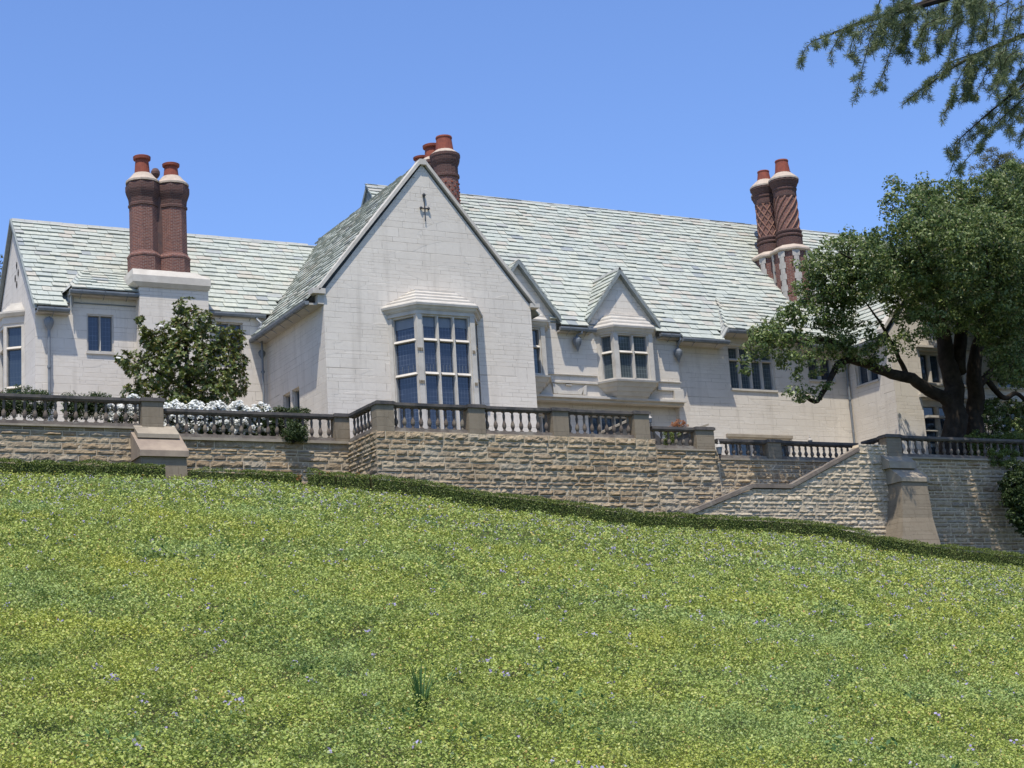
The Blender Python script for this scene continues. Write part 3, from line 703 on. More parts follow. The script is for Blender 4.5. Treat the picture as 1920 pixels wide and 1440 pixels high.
# catslide over the four-light window
def keep_cat2(p): return p.x > 45.95+(p.y-62.5)/1.9*.95
slates('roof', H, (45.92, 62.5, 18.0), (1, 0, 0), (0, 1, 1.04), 4.7, 2.9, None, seed=59, ucut=lambda v: .04+v*.693*.5)
_P = V3((45.55, 62.40, zm(62.40)+.02)); _Q = V3((46.0, 62.48, 18.05)); _T = V3((46.95, 64.45, zm(64.45)+.06)); _a = (_Q-_P); _b = (_T-_P); _vb = _b-_a*(_b.dot(_a)/_a.dot(_a))
_w = _a.length; _L = _vb.length; _sk = _b.dot(_a)/_w
mb = MB(); n = 8
for i in range(n):
    t0 = i/n; t1 = min((i+1.12)/n, 1); _e = V3((.05, 0, .0)); p0 = _P+_b*t0; q0 = _Q+(_T-_Q)*t0+_e; p1 = _P+_b*t1; q1 = _Q+(_T-_Q)*t1+_e; nn = _a.cross(_b).normalized(); nn = nn if nn.z > 0 else -nn
    mb.hexa([p0+nn*.0, q0+nn*.0, q1-nn*.02, p1-nn*.02, p0+nn*.06, q0+nn*.06, q1+nn*.02, p1+nn*.02])
mb.build('roof_side', M['slate_pale'], H)
# rear slopes
for n_, O, L_, w_, T in (('roof', (62, 76.2, zm(62.4)), 10.9, 31, TM), ('roof', (31, 76.2, zl(67.4)), 6.6, 16, TL)):
    slates(n_, H, O, (-1, 0, 0), (0, -1, T), w_, L_, None, course=.5, wmin=.8, wmax=1.6, seed=61)
# ridges and verges
def ridge(p, q, w_=.16):
    mb = MB(); p = V3(p); q = V3(q); n = max(1, int((q-p).length/.55))
    for i in range(n):
        a = p+(q-p)*(i/n); b = p+(q-p)*((i+.985)/n); s = (q-p).cross(V3((0, 0, 1))).normalized()*w_; jz = random.uniform(0, .015)
        for sg in (1, -1):
            mb.face([a+V3((0, 0, .09+jz)), b+V3((0, 0, .09+jz)), b+s*sg+V3((0, 0, -.08)), a+s*sg+V3((0, 0, -.08))])
    mb.build('ridge_tiles', M['slate_pale'], H)
ridge((30.85, 69.3, zm(69.3)), (61.5, 69.3, zm(69.3))); ridge((15.0, 71.8, zl(71.8)), (28.8, 71.8, zl(71.8))); ridge((29.76, 61.4, 23.93), (29.76, 67.9, 23.93)); ridge((40.4, 62.7, 20.6), (40.4, 65.0, 20.6), .1)

# ---- walls of the big gable
f61 = fr((0, 61, 0), (1, 0, 0), (0, -1, 0))
mb = MB(); wallgrid(mb, f61, 25.05, 34.6, 10.9, 17.7, [(28.4, 31.35, 12.2, 17.2)])
mb.face([(25.05, 61, 17.7), (34.6, 61, 17.7), (34.6, 61, 18.0), (29.82, 61, 23.82), (29.72, 61, 23.82), (25.05, 61, 18.0)])
for x0, x1 in ((34.6, 34.6),): mb.face([(34.6, 61, 10.9), (34.6, 63.5, 10.9), (34.6, 63.5, 18), (34.6, 61, 18)])
mb.build('wall', M['ashlar'], H)
fs = fr((25.05, 0, 0), (0, -1, 0), (-1, 0, 0))
mb = MB(); wallgrid(mb, fs, -68.1, -61, 10.9, 17.5, [(-65.95, -65.1, 12.9, 14.72), (-64.9, -64.05, 12.9, 14.72)])
mb.build('wall', M['ashlar'], H)
window(H, fs, -65.95, -65.1, 12.9, 14.72, 1, (), glass='glass_dark', jamb=.06); window(H, fs, -64.9, -64.05, 12.9, 14.72, 1, (), glass='glass_dark', jamb=.06)
# gable coping with kneelers
mb = MB(); ap = V3((29.77, 0, 23.97)); s_l = V3((24.83, 0, 17.98)); s_r = V3((34.75, 0, 18.0))
def rake(a, b, y0, y1, th, n=9):
    d = (b-a); 
    for i in range(n):
        p = a+d*(i/n); q = a+d*((i+.992)/n); up = V3((0, 0, th))
        mb.extrude([(p.x, y0, p.z), (q.x, y0, q.z), (q.x, y0, q.z+th), (p.x, y0, p.z+th)], (0, y1-y0, 0))
rake(s_l, ap+V3((-.12, 0, -.1)), 60.86, 61.36, .2); rake(s_r, ap+V3((.12, 0, -.1)), 60.86, 61.36, .2)
mb.box(29.62, 29.92, 60.84, 61.38, 23.84, 24.08); mb.box(24.55, 25.1, 60.86, 61.36, 17.86, 18.08); mb.box(34.55, 35.0, 60.88, 61.36, 17.92, 18.1)
mb.box(24.8, 25.06, 60.98, 61.3, 17.45, 17.86)
mb.build('gable_coping', M['trim'], H)
# arrow slit with iron cross
mb = MB(); mb.tube([(29.77, 60.93, 22.5), (29.77, 60.93, 21.35)], .022, 6); mb.tube([(29.62, 60.93, 21.92), (29.94, 60.93, 21.92)], .028, 6); mb.lathe(29.77, 60.93, [(.01, 22.42), (.075, 22.47), (.075, 22.53), (.01, 22.6)], 8)
for x in (29.6, 29.95): mb.lathe(x, 60.93, [(.01, 21.86), (.06, 21.9), (.06, 21.95), (.01, 22.0)], 8)
mb.build('iron_tie', M['iron'], H)

# ---- bays: canted stone windows
def bay(base, y0, x0, x1, proj, cant, zsill, zhead, zc, nfront, trans, hoodsteps, glass, corbel=None, label=None, blind=0, bars=False, ncant=1):
    """x0..x1 wall attachment, front plane at y0-proj"""
    b = thing_part('bay_window', base, label)
    fx0, fx1 = x0+cant, x1-cant; yf = y0-proj
    P = [(x0, y0), (fx0, yf), (fx1, yf), (x1, y0)]
    def off(e, zz=0):
        k = e*(math.sqrt(proj*proj+cant*cant)/ (proj+1e-6)); return [(x0-e*1.25, y0), (fx0-e*.45, yf-e), (fx1+e*.45, yf-e), (x1+e*1.25, y0)]
    # corner piers
    mb = MB(); cw = .2
    mb.prism([(fx0-.05, yf+.22), (fx0-.02, yf-.005), (fx0+cw, yf-.005), (fx0+cw, yf+.22)], zsill-.02, zc-.02)
    mb.prism([(fx1-cw, yf+.22), (fx1-cw, yf-.005), (fx1+.02, yf-.005), (fx1+.05, yf+.22)], zsill-.02, zc-.02)
    # head
    p0, p1 = off(.0), off(.02)
    hb = [(a[0], a[1]) for a in off(.02)]
    mb.prism(list(hb), zhead, zc)
    mb.build('pier', M['trim'], b)
    # front lights
    ff = fr((0, yf, 0), (1, 0, 0), (0, -1, 0))
    window(b, ff, fx0+cw, fx1-cw, zsill, zhead, nfront, trans, d=-.07, mul=.13, jamb=.07, glass=glass, sill=False, blind=blind, bars=bars)
    # canted sides
    for (ax, ay), (bx_, by) in (((x0, y0), (fx0, yf)), ((fx1, yf), (x1, y0))):
        U = V3((bx_-ax, by-ay, 0)); L = U.length; U.normalize(); Nn = V3((U.y, -U.x, 0)); f = fr((ax, ay, 0), U, Nn)
        window(b, f, .16 if ax == x0 else .06, L-(.04 if ax == x0 else .16), zsill, zhead, ncant, trans, d=-.08, jamb=.08, glass=glass, sill=False, blind=blind, bars=bars)
        mbx = MB(); mbx.face([f(0, zsill, -.02), f(.2, zsill, -.02), f(.2, zhead, -.02), f(0, zhead, -.02)] if ax == x0 else [f(L-.2, zsill, -.02), f(L, zsill, -.02), f(L, zhead, -.02), f(L-.2, zhead, -.02)])
        mbx.build('jamb', M['trim'], b)
    # cornice and stepped hood
    mb = MB(); cor = [(.05, zc, .07, .05), (.1, zc+.05, .16, .12), (.2, zc+.17, .22, .09)]
    for e0, z, e1, hh in cor: mb.prism(off(e0), z, z+hh, top=off(e1))
    z = zc+.27; e = .17
    for i in range(hoodsteps):
        mb.prism(off(e), z, z+.06, top=off(e-.02)); mb.prism(off(e-.02), z+.06, z+.12, top=off(e-.10)); mb.prism(off(e-.16), z+.12, z+.21, top=off(e-.16)); z += .21; e -= (proj*.235)
    mb.build('hood', M['trim'], b)
    # inside, dark
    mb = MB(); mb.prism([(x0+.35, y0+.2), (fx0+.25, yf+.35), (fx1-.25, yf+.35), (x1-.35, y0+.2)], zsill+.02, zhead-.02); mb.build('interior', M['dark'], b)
    if corbel:
        mb = MB(); mb.prism(off(.02), zsill-.06, zsill, top=off(.02)); mb.prism(off(.14), zsill-.14, zsill-.06, top=off(.16)); zz = zsill-.14; e = .08
        for i in range(4):
            mb.prism(off(e-.12), zz-corbel/4, zz, top=off(e)); e -= .16; zz -= corbel/4
        mb.build('corbel', M['trim'], b)
    else:
        mb = MB(); mb.prism(off(.04), 11.3, zsill, top=off(.04)); mb.build('apron', M['trim'], b)
    return b
def thing_part(name, parent, label=None):
    o = bpy.data.objects.new(name, None); COL.objects.link(o); o.parent = parent; o.empty_display_size = .2
    o.location = (0, 0, 0)
    if label: o['label'] = label
    return o
bigbay = bay(H, 61, 27.82, 31.98, 1.2, .78, 11.75, 17.0, 17.16, 3, (14.5, 15.9), 4, 'glass_bay', blind=.42, bars=True, label='tall three-tier bay window in the big gable')
# carved badges on the bay piers
for (x, zz) in ((28.72, 15.5), (28.6, 15.5), (31.1, 15.5), (28.72, 14.15), (28.6, 14.15), (31.12, 14.15)):
    mb = MB()
    for a in range(4):
        c, s = math.cos(a*PI/2+.78)*.05, math.sin(a*PI/2+.78)*.05; mb.box(x+c-.022, x+c+.022, 59.765, 59.795, zz+s-.03, zz+s+.03)
    mb.build('carved_badge', M['ashlar_dark'], bigbay)

bay(H, 62.95, 38.95, 41.95, .8, .48, 15.28, 17.38, 17.44, 2, (16.5,), 3, 'glass_curtain', corbel=.75, label='two-light oriel window under the small gable')
bay(H, 62.95, 33.3, 36.35, .8, .48, 15.28, 17.38, 17.44, 2, (16.5,), 3, 'glass_curtain', corbel=.75, label='oriel window half hidden by the big gable wall')

# ---- main range walls
f = fr((0, 62.95, 0), (1, 0, 0), (0, -1, 0))
mb = MB(); wallgrid(mb, f, 34.6, 43.35, 14.5, 17.5)
for xc, hw, za in ((35.1, 1.85, 20.45), (40.4, 1.8, 20.4)):
    mb.face([(xc-hw, 62.95, 17.5), (xc+hw, 62.95, 17.5), (xc+hw, 62.95, 18.12), (xc, 62.95, za), (xc-hw, 62.95, 18.12)])
mb.face([(43.35, 62.95, 14.5), (43.35, 63.25, 14.5), (43.35, 63.25, 17.6), (43.35, 62.95, 17.6)]); mb.face([(34.6, 62.95, 14.5), (34.6, 63.5, 14.5), (43.35, 63.5, 14.5), (43.35, 62.95, 14.5)])
mb.build('wall', M['ashlar'], H)
mb = MB(); f2 = fr((0, 63.5, 0), (1, 0, 0), (0, -1, 0)); wallgrid(mb, f2, 34.5, 43.35, 10.4, 14.5, [(35.6, 37.0, 11.3, 13.8), (38.6, 41.6, 11.3, 13.9)], .4); mb.face([(43.35, 63.5, 10.4), (43.35, 63.2, 10.4), (43.35, 63.2, 14.5), (43.35, 63.5, 14.5)])
mb.build('wall', M['ashlar'], H)
window(H, f2, 35.6, 37.0, 11.3, 13.8, 2, (12.9,), glass='glass_dark', d=-.2); window(H, f2, 38.6, 41.6, 11.3, 13.9, 4, (12.9,), glass='glass_dark', d=-.2)
f3 = fr((0, 63.2, 0), (1, 0, 0), (0, -1, 0))
mb = MB(); wallgrid(mb, f3, 43.35, 53.5, 10.0, 17.45, [(46.4, 49.05, 15.32, 17.42), (45.97, 49.55, 11.15, 12.95), (51.1, 52.65, 15.95, 17.15)])
mb.face([(45.95, 63.2, 17.45), (50.6, 63.2, 17.45), (50.6, 63.2, 18.05), (45.95, 63.2, 18.05)]); mb.face([(45.95, 63.2, 17.45), (45.95, 63.9, 17.45), (45.95, 63.9, 18.05), (45.95, 63.2, 18.05)])
mb.build('wall', M['ashlar'], H)
window(H, f3, 46.4, 49.05, 15.32, 17.42, 4, (16.72,), glass='glass_curtain', mul=.12, label='four-light window above the low balustrade')
window(H, f3, 45.97, 49.55, 11.15, 12.95, 5, (), glass='glass_dark', label='long low window behind the low balustrade')
window(H, f3, 51.1, 52.65, 15.95, 17.15, 2, (), glass='glass_dark')
mb = MB(); mb.box(45.85, 49.65, 63.06, 63.22, 12.98, 13.12); mb.build('hood_mould', M['ledge'], H)
# string course, frieze and cornice
mb = MB(); mb.box(34.62, 38.9, 62.84, 62.97, 15.12, 15.2); mb.box(34.62, 38.9, 62.87, 62.97, 15.5, 15.54); mb.box(42.05, 43.42, 62.84, 62.97, 15.0, 15.09); mb.box(42.05, 43.38, 62.87, 62.97, 15.4, 15.44)
mb.box(34.62, 43.42, 62.62, 62.96, 14.42, 14.5); mb.box(34.62, 43.40, 62.72, 62.96, 14.5, 14.56); mb.box(34.62, 43.38, 62.8, 63.2, 14.3, 14.42)
mb.box(42.9, 43.42, 62.80, 62.96, 14.56, 15.0)
mb.build('cornice', M['trim'], H)
mb = MB()                                                # strapwork cartouche
mb.extrude([(36.75, 62.86, 14.62), (37.95, 62.86, 14.62), (38.15, 62.86, 15.0), (37.95, 62.86, 14.92), (37.8, 62.86, 14.78), (37.0, 62.86, 14.74), (36.85, 62.86, 14.95), (36.62, 62.86, 15.08)], (0, .1, 0))
mb.extrude([(37.2, 62.86, 15.02), (37.5, 62.86, 15.02), (37.5, 62.86, 15.07), (37.2, 62.86, 15.07)], (0, .1, 0)); mb.extrude([(38.05, 62.84, 14.62), (38.2, 62.84, 14.62), (38.25, 62.84, 15.08), (38.1, 62.84, 15.0)], (0, .1, 0)); mb.extrude([(36.55, 62.84, 14.62), (36.72, 62.84, 14.62), (36.66, 62.84, 15.02), (36.5, 62.84, 15.1)], (0, .1, 0))
mb.build('carved_cartouche', M['trim'], H)
# ---- small gables: verge roofs
def dormer(xc, hw, za, seed):
    t = 1.28; y0 = 62.68
    slates('roof', H, (xc-hw-.12, 66.4, za-t*(hw+.12)+.12), (0, -1, 0), (1, 0, t), 66.4-y0, (hw+.12)*math.hypot(1, t), (lambda p: p.z > zm(p.y)-.2 or p.y < 62.95), seed=seed)
    slates('roof', H, (xc+hw+.12, y0, za-t*(hw+.12)+.12), (0, 1, 0), (-1, 0, t), 66.4-y0, (hw+.12)*math.hypot(1, t), (lambda p: p.z > zm(p.y)-.2 or p.y < 62.95), seed=seed+1)
    mb = MB()
    for sg in (-1, 1):
        a = V3((xc+sg*(hw+.14), y0, za-t*(hw+.14)+.04)); b = V3((xc, y0, za+.04)); n = 8
        for i in range(n):
            p = a+(b-a)*(i/n); q = a+(b-a)*((i+1)/n); dd = V3((0, 0, random.uniform(-.03, .0)))
            mb.extrude([p+V3((0, 0, -.1))+dd, q+V3((0, 0, -.1))+dd, q+V3((0, 0, .09)), p+V3((0, 0, .09))], (0, .3, 0))
    mb.build('verge', M['slate_edge'], H)
dormer(40.4, 1.8, 20.42, 71); dormer(35.1, 1.85, 20.47, 73)

# ---- gable end walls
mb = MB(); mb.face([(31.0, 62.9, 17), (31.0, 75.7, 17), (31.0, 75.7, 18), (31.0, 69.3, zm(69.3)-.05), (31.0, 62.9, 18)]); mb.build('wall', M['ashlar'], H)
mb = MB(); a = (30.86, 62.6, zm(62.6)); b = (30.86, 69.3, zm(69.3)); c = (30.86, 76.0, zm(62.6))
for p, q in ((a, b), (b, c)):
    mb.extrude([(p[0], p[1], p[2]-.14), (q[0], q[1], q[2]-.14), (q[0], q[1], q[2]+.08), (p[0], p[1], p[2]+.08)], (.16, 0, 0))
mb.build('verge', M['slate_edge'], H); mb = MB(); a = (14.92, 67.4, zl(67.4)); b = (14.92, 71.8, zl(71.8)); c = (14.92, 76.2, zl(67.4))
for p, q in ((a, b), (b, c)):
    mb.extrude([(p[0], p[1], p[2]-.12), (q[0], q[1], q[2]-.12), (q[0], q[1], q[2]+.07), (p[0], p[1], p[2]+.07)], (.16, 0, 0))
mb.build('verge', M['slate_edge'], H)
# ---- left wing
fl_ = fr((0, 67.8, 0), (1, 0, 0), (0, -1, 0))
mb = MB(); wallgrid(mb, fl_, 15.1, 25.1, 11.2, 18.3, [(17.22, 18.35, 16.66, 18.29), (22.8, 24.02, 16.6, 18.3)])
mb.face([(16.46, 67.8, 18.3), (19.3, 67.8, 18.3), (19.3, 67.8, 19.2), (16.46, 67.8, 19.2)]); mb.face([(22.3, 67.8, 18.3), (25.1, 67.8, 18.3), (25.1, 67.8, 18.8), (22.3, 67.8, 18.8)]); mb.face([(16.46, 67.8, 18.3), (16.46, 68.6, 18.3), (16.46, 68.6, 19.2), (16.46, 67.8, 19.2)])
mb.face([(15.1, 67.8, 11.2), (15.1, 75.8, 11.2), (15.1, 75.8, 18.3), (15.1, 71.8, zl(71.8)-.1), (15.1, 67.8, 18.5)]); mb.build('wall', M['ashlar'], H)
window(H, fl_, 17.22, 18.35, 16.66, 18.29, 2, (), glass='glass_bay', mul=.05, jamb=.06, d=-.06, label='two-light window below the raised eave'); window(H, fl_, 22.8, 24.02, 16.6, 18.3, 2, (), glass='glass_dark', mul=.08, jamb=.06, label='window behind the magnolia top')
# vents in left gable end
mb = MB()
for (y, z) in ((71.2, 21.15), (70.9, 20.75), (71.5, 20.65), (71.2, 20.3)): mb.extrude([(15.07, y-.07, z), (15.07, y, z-.16), (15.07, y+.07, z), (15.07, y, z+.16)], (.06, 0, 0))
mb.build('vent_slot', M['dark'], H)
# bay on the left end wall (faces left)
lb = thing_part('bay_window', H, 'canted bay on the left end wall, cut by the photo edge')
Pb = [(15.1, 69.85), (14.35, 70.4), (14.35, 73.6), (15.1, 74.2)]
def pw_(e): return [(15.1, 69.85-e*1.2), (14.35-e, 70.4-e*.5), (14.35-e, 73.6+e*.5), (15.1, 74.2+e*1.2)][::-1]
mb = MB(); mb.prism(pw_(0), 18.3, 18.6); mb.prism(pw_(.03), 11.3, 14.9); mb.build('pier', M['trim'], lb)
mb = MB(); mb.prism(pw_(.08), 18.6, 18.72, top=pw_(.18)); mb.prism(pw_(.18), 18.72, 18.8); mb.prism(pw_(.02), 18.8, 18.95, top=pw_(-.04)); mb.prism(pw_(-.12), 18.95, 19.12, top=pw_(-.2)); mb.prism(pw_(-.28), 19.12, 19.26, top=pw_(-.32)); mb.build('hood', M['trim'], lb)
for A_, B_ in zip(Pb[:-1], Pb[1:]):
    U = V3((A_[0]-B_[0], A_[1]-B_[1], 0)); L = U.length; U.normalize(); Nn = V3((U.y, -U.x, 0)); f = fr((B_[0], B_[1], 0), U, Nn)
    n = 1 if L < 2 else 4
    window(lb, f, .0, L, 14.9, 18.3, n, (15.5, 17.2), d=-.05, jamb=.14, glass='glass_dark', sill=False)
# ---- right wing
Yw = 59.95; f5 = fr((0, Yw, 0), (1, 0, 0), (0, -1, 0))
mb = MB(); wallgrid(mb, f5, 53.5, 62.5, 10.0, 17.7, [(55.3, 58.3, 15.3, 16.9), (55.15, 58.6, 10.8, 14.5), (60.2, 62.3, 15.2, 16.8), (60.2, 62.3, 11.0, 14.3)], .5)
mb.face([(53.5, Yw, 17.7), (62.5, Yw, 17.7), (58, Yw, 23.1)]); mb.face([(53.5, Yw, 10.0), (53.5, 60.72, 10.0), (53.5, 60.72, 17.7), (53.5, Yw, 17.7)])
mb.face([(62.5, Yw, 10), (62.5, 68, 10), (62.5, 68, 17.7), (62.5, Yw, 17.7)]); mb.build('wall', M['ashlar'], H)
f6 = fr((53.5, 0, 0), (0, -1, 0), (-1, 0, 0)); mb = MB(); wallgrid(mb, f6, -63.3, -60.72, 10.0, 17.7, [(-62.6, -61.0, 15.6, 16.85)]); mb.build('wall', M['ashlar'], H)
window(H, f6, -62.6, -61.0, 15.6, 16.85, 2, (), glass='glass_dark')
window(H, f5, 55.3, 58.3, 15.3, 16.9, 4, (), glass='glass_dark', d=-.25, mul=.2, jamb=.15, label='upper window of the right wing behind the oak'); window(H, f5, 55.15, 58.6, 10.8, 14.5, 3, (13.0,), glass='glass_dark', d=-.35, mul=.3, jamb=.3, label='lower opening of the right wing behind the oak')
window(H, f5, 60.2, 62.3, 15.2, 16.8, 3, (), glass='glass_dark', d=-.25); window(H, f5, 60.2, 62.3, 11.0, 14.3, 3, (13.0,), glass='glass_dark', d=-.25)
mb = MB(); mb.box(55.1, 58.5, Yw-.16, Yw+.02, 17.02, 17.12); mb.box(55.0, 62.4, Yw-.14, Yw+.02, 15.16, 15.26); mb.box(54.95, 62.4, Yw-.2, Yw+.02, 14.55, 14.68); mb.box(55.2, 58.4, Yw-.22, Yw+.02, 13.55, 13.66); mb.build('hood_mould', M['trim'], H)
slates('roof', H, (53.15, 67, 17.45), (0, -1, 0), (1, 0, 1.2), 7.0, 7.6, (lambda p: p.z > zm(p.y)-.3), seed=79)
slates('roof', H, (62.85, 60, 17.45), (0, 1, 0), (-1, 0, 1.2), 7.0, 7.6, None, seed=83, wmin=.7, wmax=1.4)
mb = MB(); mb.extrude([(53.3, 60.1, 17.45), (62.7, 60.1, 17.45), (58, 60.1, 23.05)], (0, 8, 0)); mb.build('roof_boarding', M['slate_edge'], H)
mb = MB(); rake(V3((53.05, 0, 17.6)), V3((58, 0, 23.25)), 59.82, 60.25, .22, 8); rake(V3((62.95, 0, 17.6)), V3((58, 0, 23.25)), 59.82, 60.25, .22, 8); mb.build('gable_coping', M['trim'], H)

# ---- gutters
def gutter(pts, r=.1, brackets=.9, inward=(0, 1, 0)):
    mb = MB(); P = [V3(p) for p in pts]; inw = V3(inward)
    for a, b in zip(P[:-1], P[1:]):
        d = (b-a).normalized(); prof = [(-r, .05), (-r, -.02), (-r*.6, -r), (r*.6, -r), (r, -.02), (r, .05)]
        side = V3((d.y, -d.x, 0)) if True else None
        if side.dot(inw) > 0: side = -side
        ring = lambda p: [p+side*(-x)+V3((0, 0, z)) for x, z in prof]
        A = ring(a); B = ring(b)
        for i in range(6): mb.face([A[i], A[(i+1) % 6], B[(i+1) % 6], B[i]])
        mb.face(A); mb.face(B[::-1])
        L = (b-a).length; n = max(1, int(L/brackets))
        for i in range(n):
            p = a+(b-a)*((i+.5)/n); mb.tube([p+side*(r+.012)+V3((0, 0, .06)), p+side*(r*.6)+V3((0, 0, -r-.02)), p-side*.1+V3((0, 0, -r-.05)), p-side*.28+V3((0, 0, -.26))], .016, 5)
    mb.build('gutter', M['lead'], H)
gutter([(36.9, 62.52, 17.55), (38.75, 62.52, 17.55)]); gutter([(42.2, 62.52, 17.55), (43.3, 62.52, 17.55)]); gutter([(43.3, 62.34, 17.36), (45.9, 62.34, 17.36)])
gutter([(45.95, 62.42, 17.93), (50.6, 62.42, 17.93)]); gutter([(50.6, 62.5, 17.5), (53.3, 62.5, 17.5)])
gutter([(15.1, 67.3, 18.28), (16.4, 67.3, 18.28)]); gutter([(16.4, 67.28, 19.1), (19.3, 67.28, 19.1)]); gutter([(22.32, 67.62, 18.62), (25.0, 67.62, 18.62)])
gutter([(24.36, 61.1, 17.52), (24.36, 68.6, 17.52)], inward=(1, 0, 0)); gutter([(53.05, 60.3, 17.35), (53.05, 62.6, 17.35)], inward=(1, 0, 0))
# soffits
mb = MB()
for x0, x1, y0, y1, z in ((36.95, 38.6, 62.62, 62.96, 17.42), (42.25, 43.33, 62.62, 62.96, 17.42), (43.33, 45.93, 62.44, 63.22, 17.24), (45.95, 50.6, 62.52, 63.22, 17.84), (50.6, 53.4, 62.6, 63.22, 17.36),
                          (15.1, 16.45, 67.4, 67.82, 18.14), (16.45, 19.3, 67.38, 67.82, 18.98), (22.3, 25.05, 67.72, 67.82, 18.5)):
    mb = MB(); mb.box(x0, x1, y0, y1, z, z+.08); mb.build('soffit', M['plaster'], H)
mb = MB(); mb.box(24.46, 25.06, 61.1, 68.2, 17.42, 17.5); mb.build('soffit', M['plaster'], H)
# ---- rain heads and downpipes
def rainhead(x, y, z, zbot=None, side=(0, -1), s=1.0, top=None, label=None):
    mb = MB()
    if top: mb.tube([(top[0], top[1], top[2]), (top[0], top[1], top[2]-.1), (x, y, z+.32), (x, y, z+.2)], .055, 8)
    p = thing_part('downpipe', H)
    if zbot is not None: mb.tube([(x, y, z-.2), (x, y, zbot)], .06*s, 10)
    if zbot is not None: mb.tube([(x, y, z-1.9), (x, y, z-1.8)], .085, 10)
    mb.v and mb.build('pipe', M['lead'], p)
    mb = MB(); mb.lathe(x, y, [(.01, z-.46*s), (.05*s, z-.36*s), (.09*s, z-.26*s), (.17*s, z-.12*s), (.2*s, z-.02), (.21*s, z+.08*s), (.19*s, z+.16*s), (.1*s, z+.24*s), (.02, z+.27*s)], 8)
    mb.build('rain_head', M['lead'], p)
rainhead(37.85, 62.72, 17.0, None, top=(38.0, 62.5, 17.45)); rainhead(43.25, 62.75, 16.75, None, top=(43.28, 62.5, 17.45)); 
rainhead(15.62, 67.62, 17.75, 11.9, s=1.0); rainhead(24.72, 67.4, 17.9, 12, s=.8, top=(24.6, 67.6, 18.55)); rainhead(24.85, 68.0, 16.9, 11.6, s=1.3, top=(24.4, 67.9, 17.45)); rainhead(53.35, 63.05, 16.9, 10.8, s=1.0, top=(53.3, 62.6, 17.4))

# ---- chimneys
def shaft_profile(z0, r):                                 # base, neck ring, shaft, corbelled head
    return [(r*1.16, z0), (r*1.16, z0+.62), (r*1.2, z0+.66), (r*1.2, z0+.72), (r*1.02, z0+.80), (r*1.08, z0+.84), (r*1.08, z0+.9), (r, z0+.96)]
def pot(parent, x, y, z, h, r, flange=True, label=None):
    mb = MB(); pr = [(r*1.0, z), (r*1.0, z+.08), (r*.93, z+.1), (r*.78, z+h*.82)]
    pr += [(r*1.02, z+h*.84), (r*1.05, z+h*.98), (r*.98, z+h)] if flange else [(r*.80, z+h*.86), (r*.84, z+h*.92), (r*.80, z+h)]
    pr += [(r*.6, z+h), (r*.58, z+h*.8)]
    mb.lathe(x, y, pr, 20); mb.sm = False; mb.build('chimney_pot', M['pot'], parent, label)
# left pair
ch = thing_part('chimney', H, 'left double-shaft brick chimney on a stone stack')
mb = MB(); mb.box(19.3, 22.3, 67.2, 69.4, 11.2, 19.65); mb.build('stack', M['ashlar'], ch)
mb = MB(); pb = [(18.98, 67.0), (22.36, 67.0), (22.36, 69.3), (18.98, 69.3)]; pt = [(19.1, 66.75), (21.7, 66.75), (21.7, 69.0), (19.1, 69.0)]
mb.prism([(19.2, 67.15), (22.32, 67.15), (22.32, 69.4), (19.2, 69.4)], 19.45, 19.62, top=pb); mb.prism(pb, 19.62, 19.92); mb.prism(pb, 19.92, 20.22, top=[(19.02, 67.2), (21.75, 67.2), (21.75, 68.9), (19.02, 68.9)]); mb.build('shoulder', M['trim'], ch)
for x, ph in ((19.72, .82), (21.0, .62)):
    y = 67.85; mb = MB(); r = .6
    mb.lathe(x, y, [(r*1.18, 20.15), (r*1.18, 20.85), (r*1.22, 20.88), (r*1.22, 20.95)], 8, rot=PI/8); mb.lathe(x, y, [(r*1.22, 20.95), (r, 21.12), (r, 23.15)], 8, rot=PI/8); mb.build('shaft', M['brick'], ch)
    mb = MB(); mb.lathe(x, y, [(r*1.06, 20.98), (r*1.1, 21.02), (r*1.06, 21.08), (r*1.0, 21.1)], 8, rot=PI/8); mb.build('string_moulding', M['brickdark'], ch); mb = MB()
    mb.lathe(x, y, [(r, 23.12), (r*1.08, 23.16), (r*1.08, 23.26), (r*1.02, 23.3), (r*1.05, 23.5), (r*1.12, 23.62), (r*1.2, 23.75), (r*1.25, 23.88), (r*1.25, 24.1), (r*1.2, 24.14), (r*1.2, 24.24)], 8, rot=PI/8); mb.build('moulded_head', M['brickdark'], ch)
    mb = MB(); mb.lathe(x, y, [(r*1.22, 24.22), (r*1.22, 24.3), (r*.95, 24.45), (r*.66, 24.66), (r*.5, 24.68)], 16, rot=PI/8); mb.build('chimney_cap', M['mortarcap'], ch)
    pot(ch, x-.02, y, 24.52, ph+.12, .36)
mb = MB(); mb.box(19.75, 20.95, 67.6, 68.2, 20.2, 24.2); mb.build('web', M['soot'], ch)
mb = MB(); mb.lathe(20.6, 68.9, [(.05, 24.3), (.06, 24.9), (.14, 24.98), (.2, 25.1), (.2, 25.22), (.12, 25.36), (.02, 25.4)], 12); mb.build('ball_vent', M['soot'], ch)
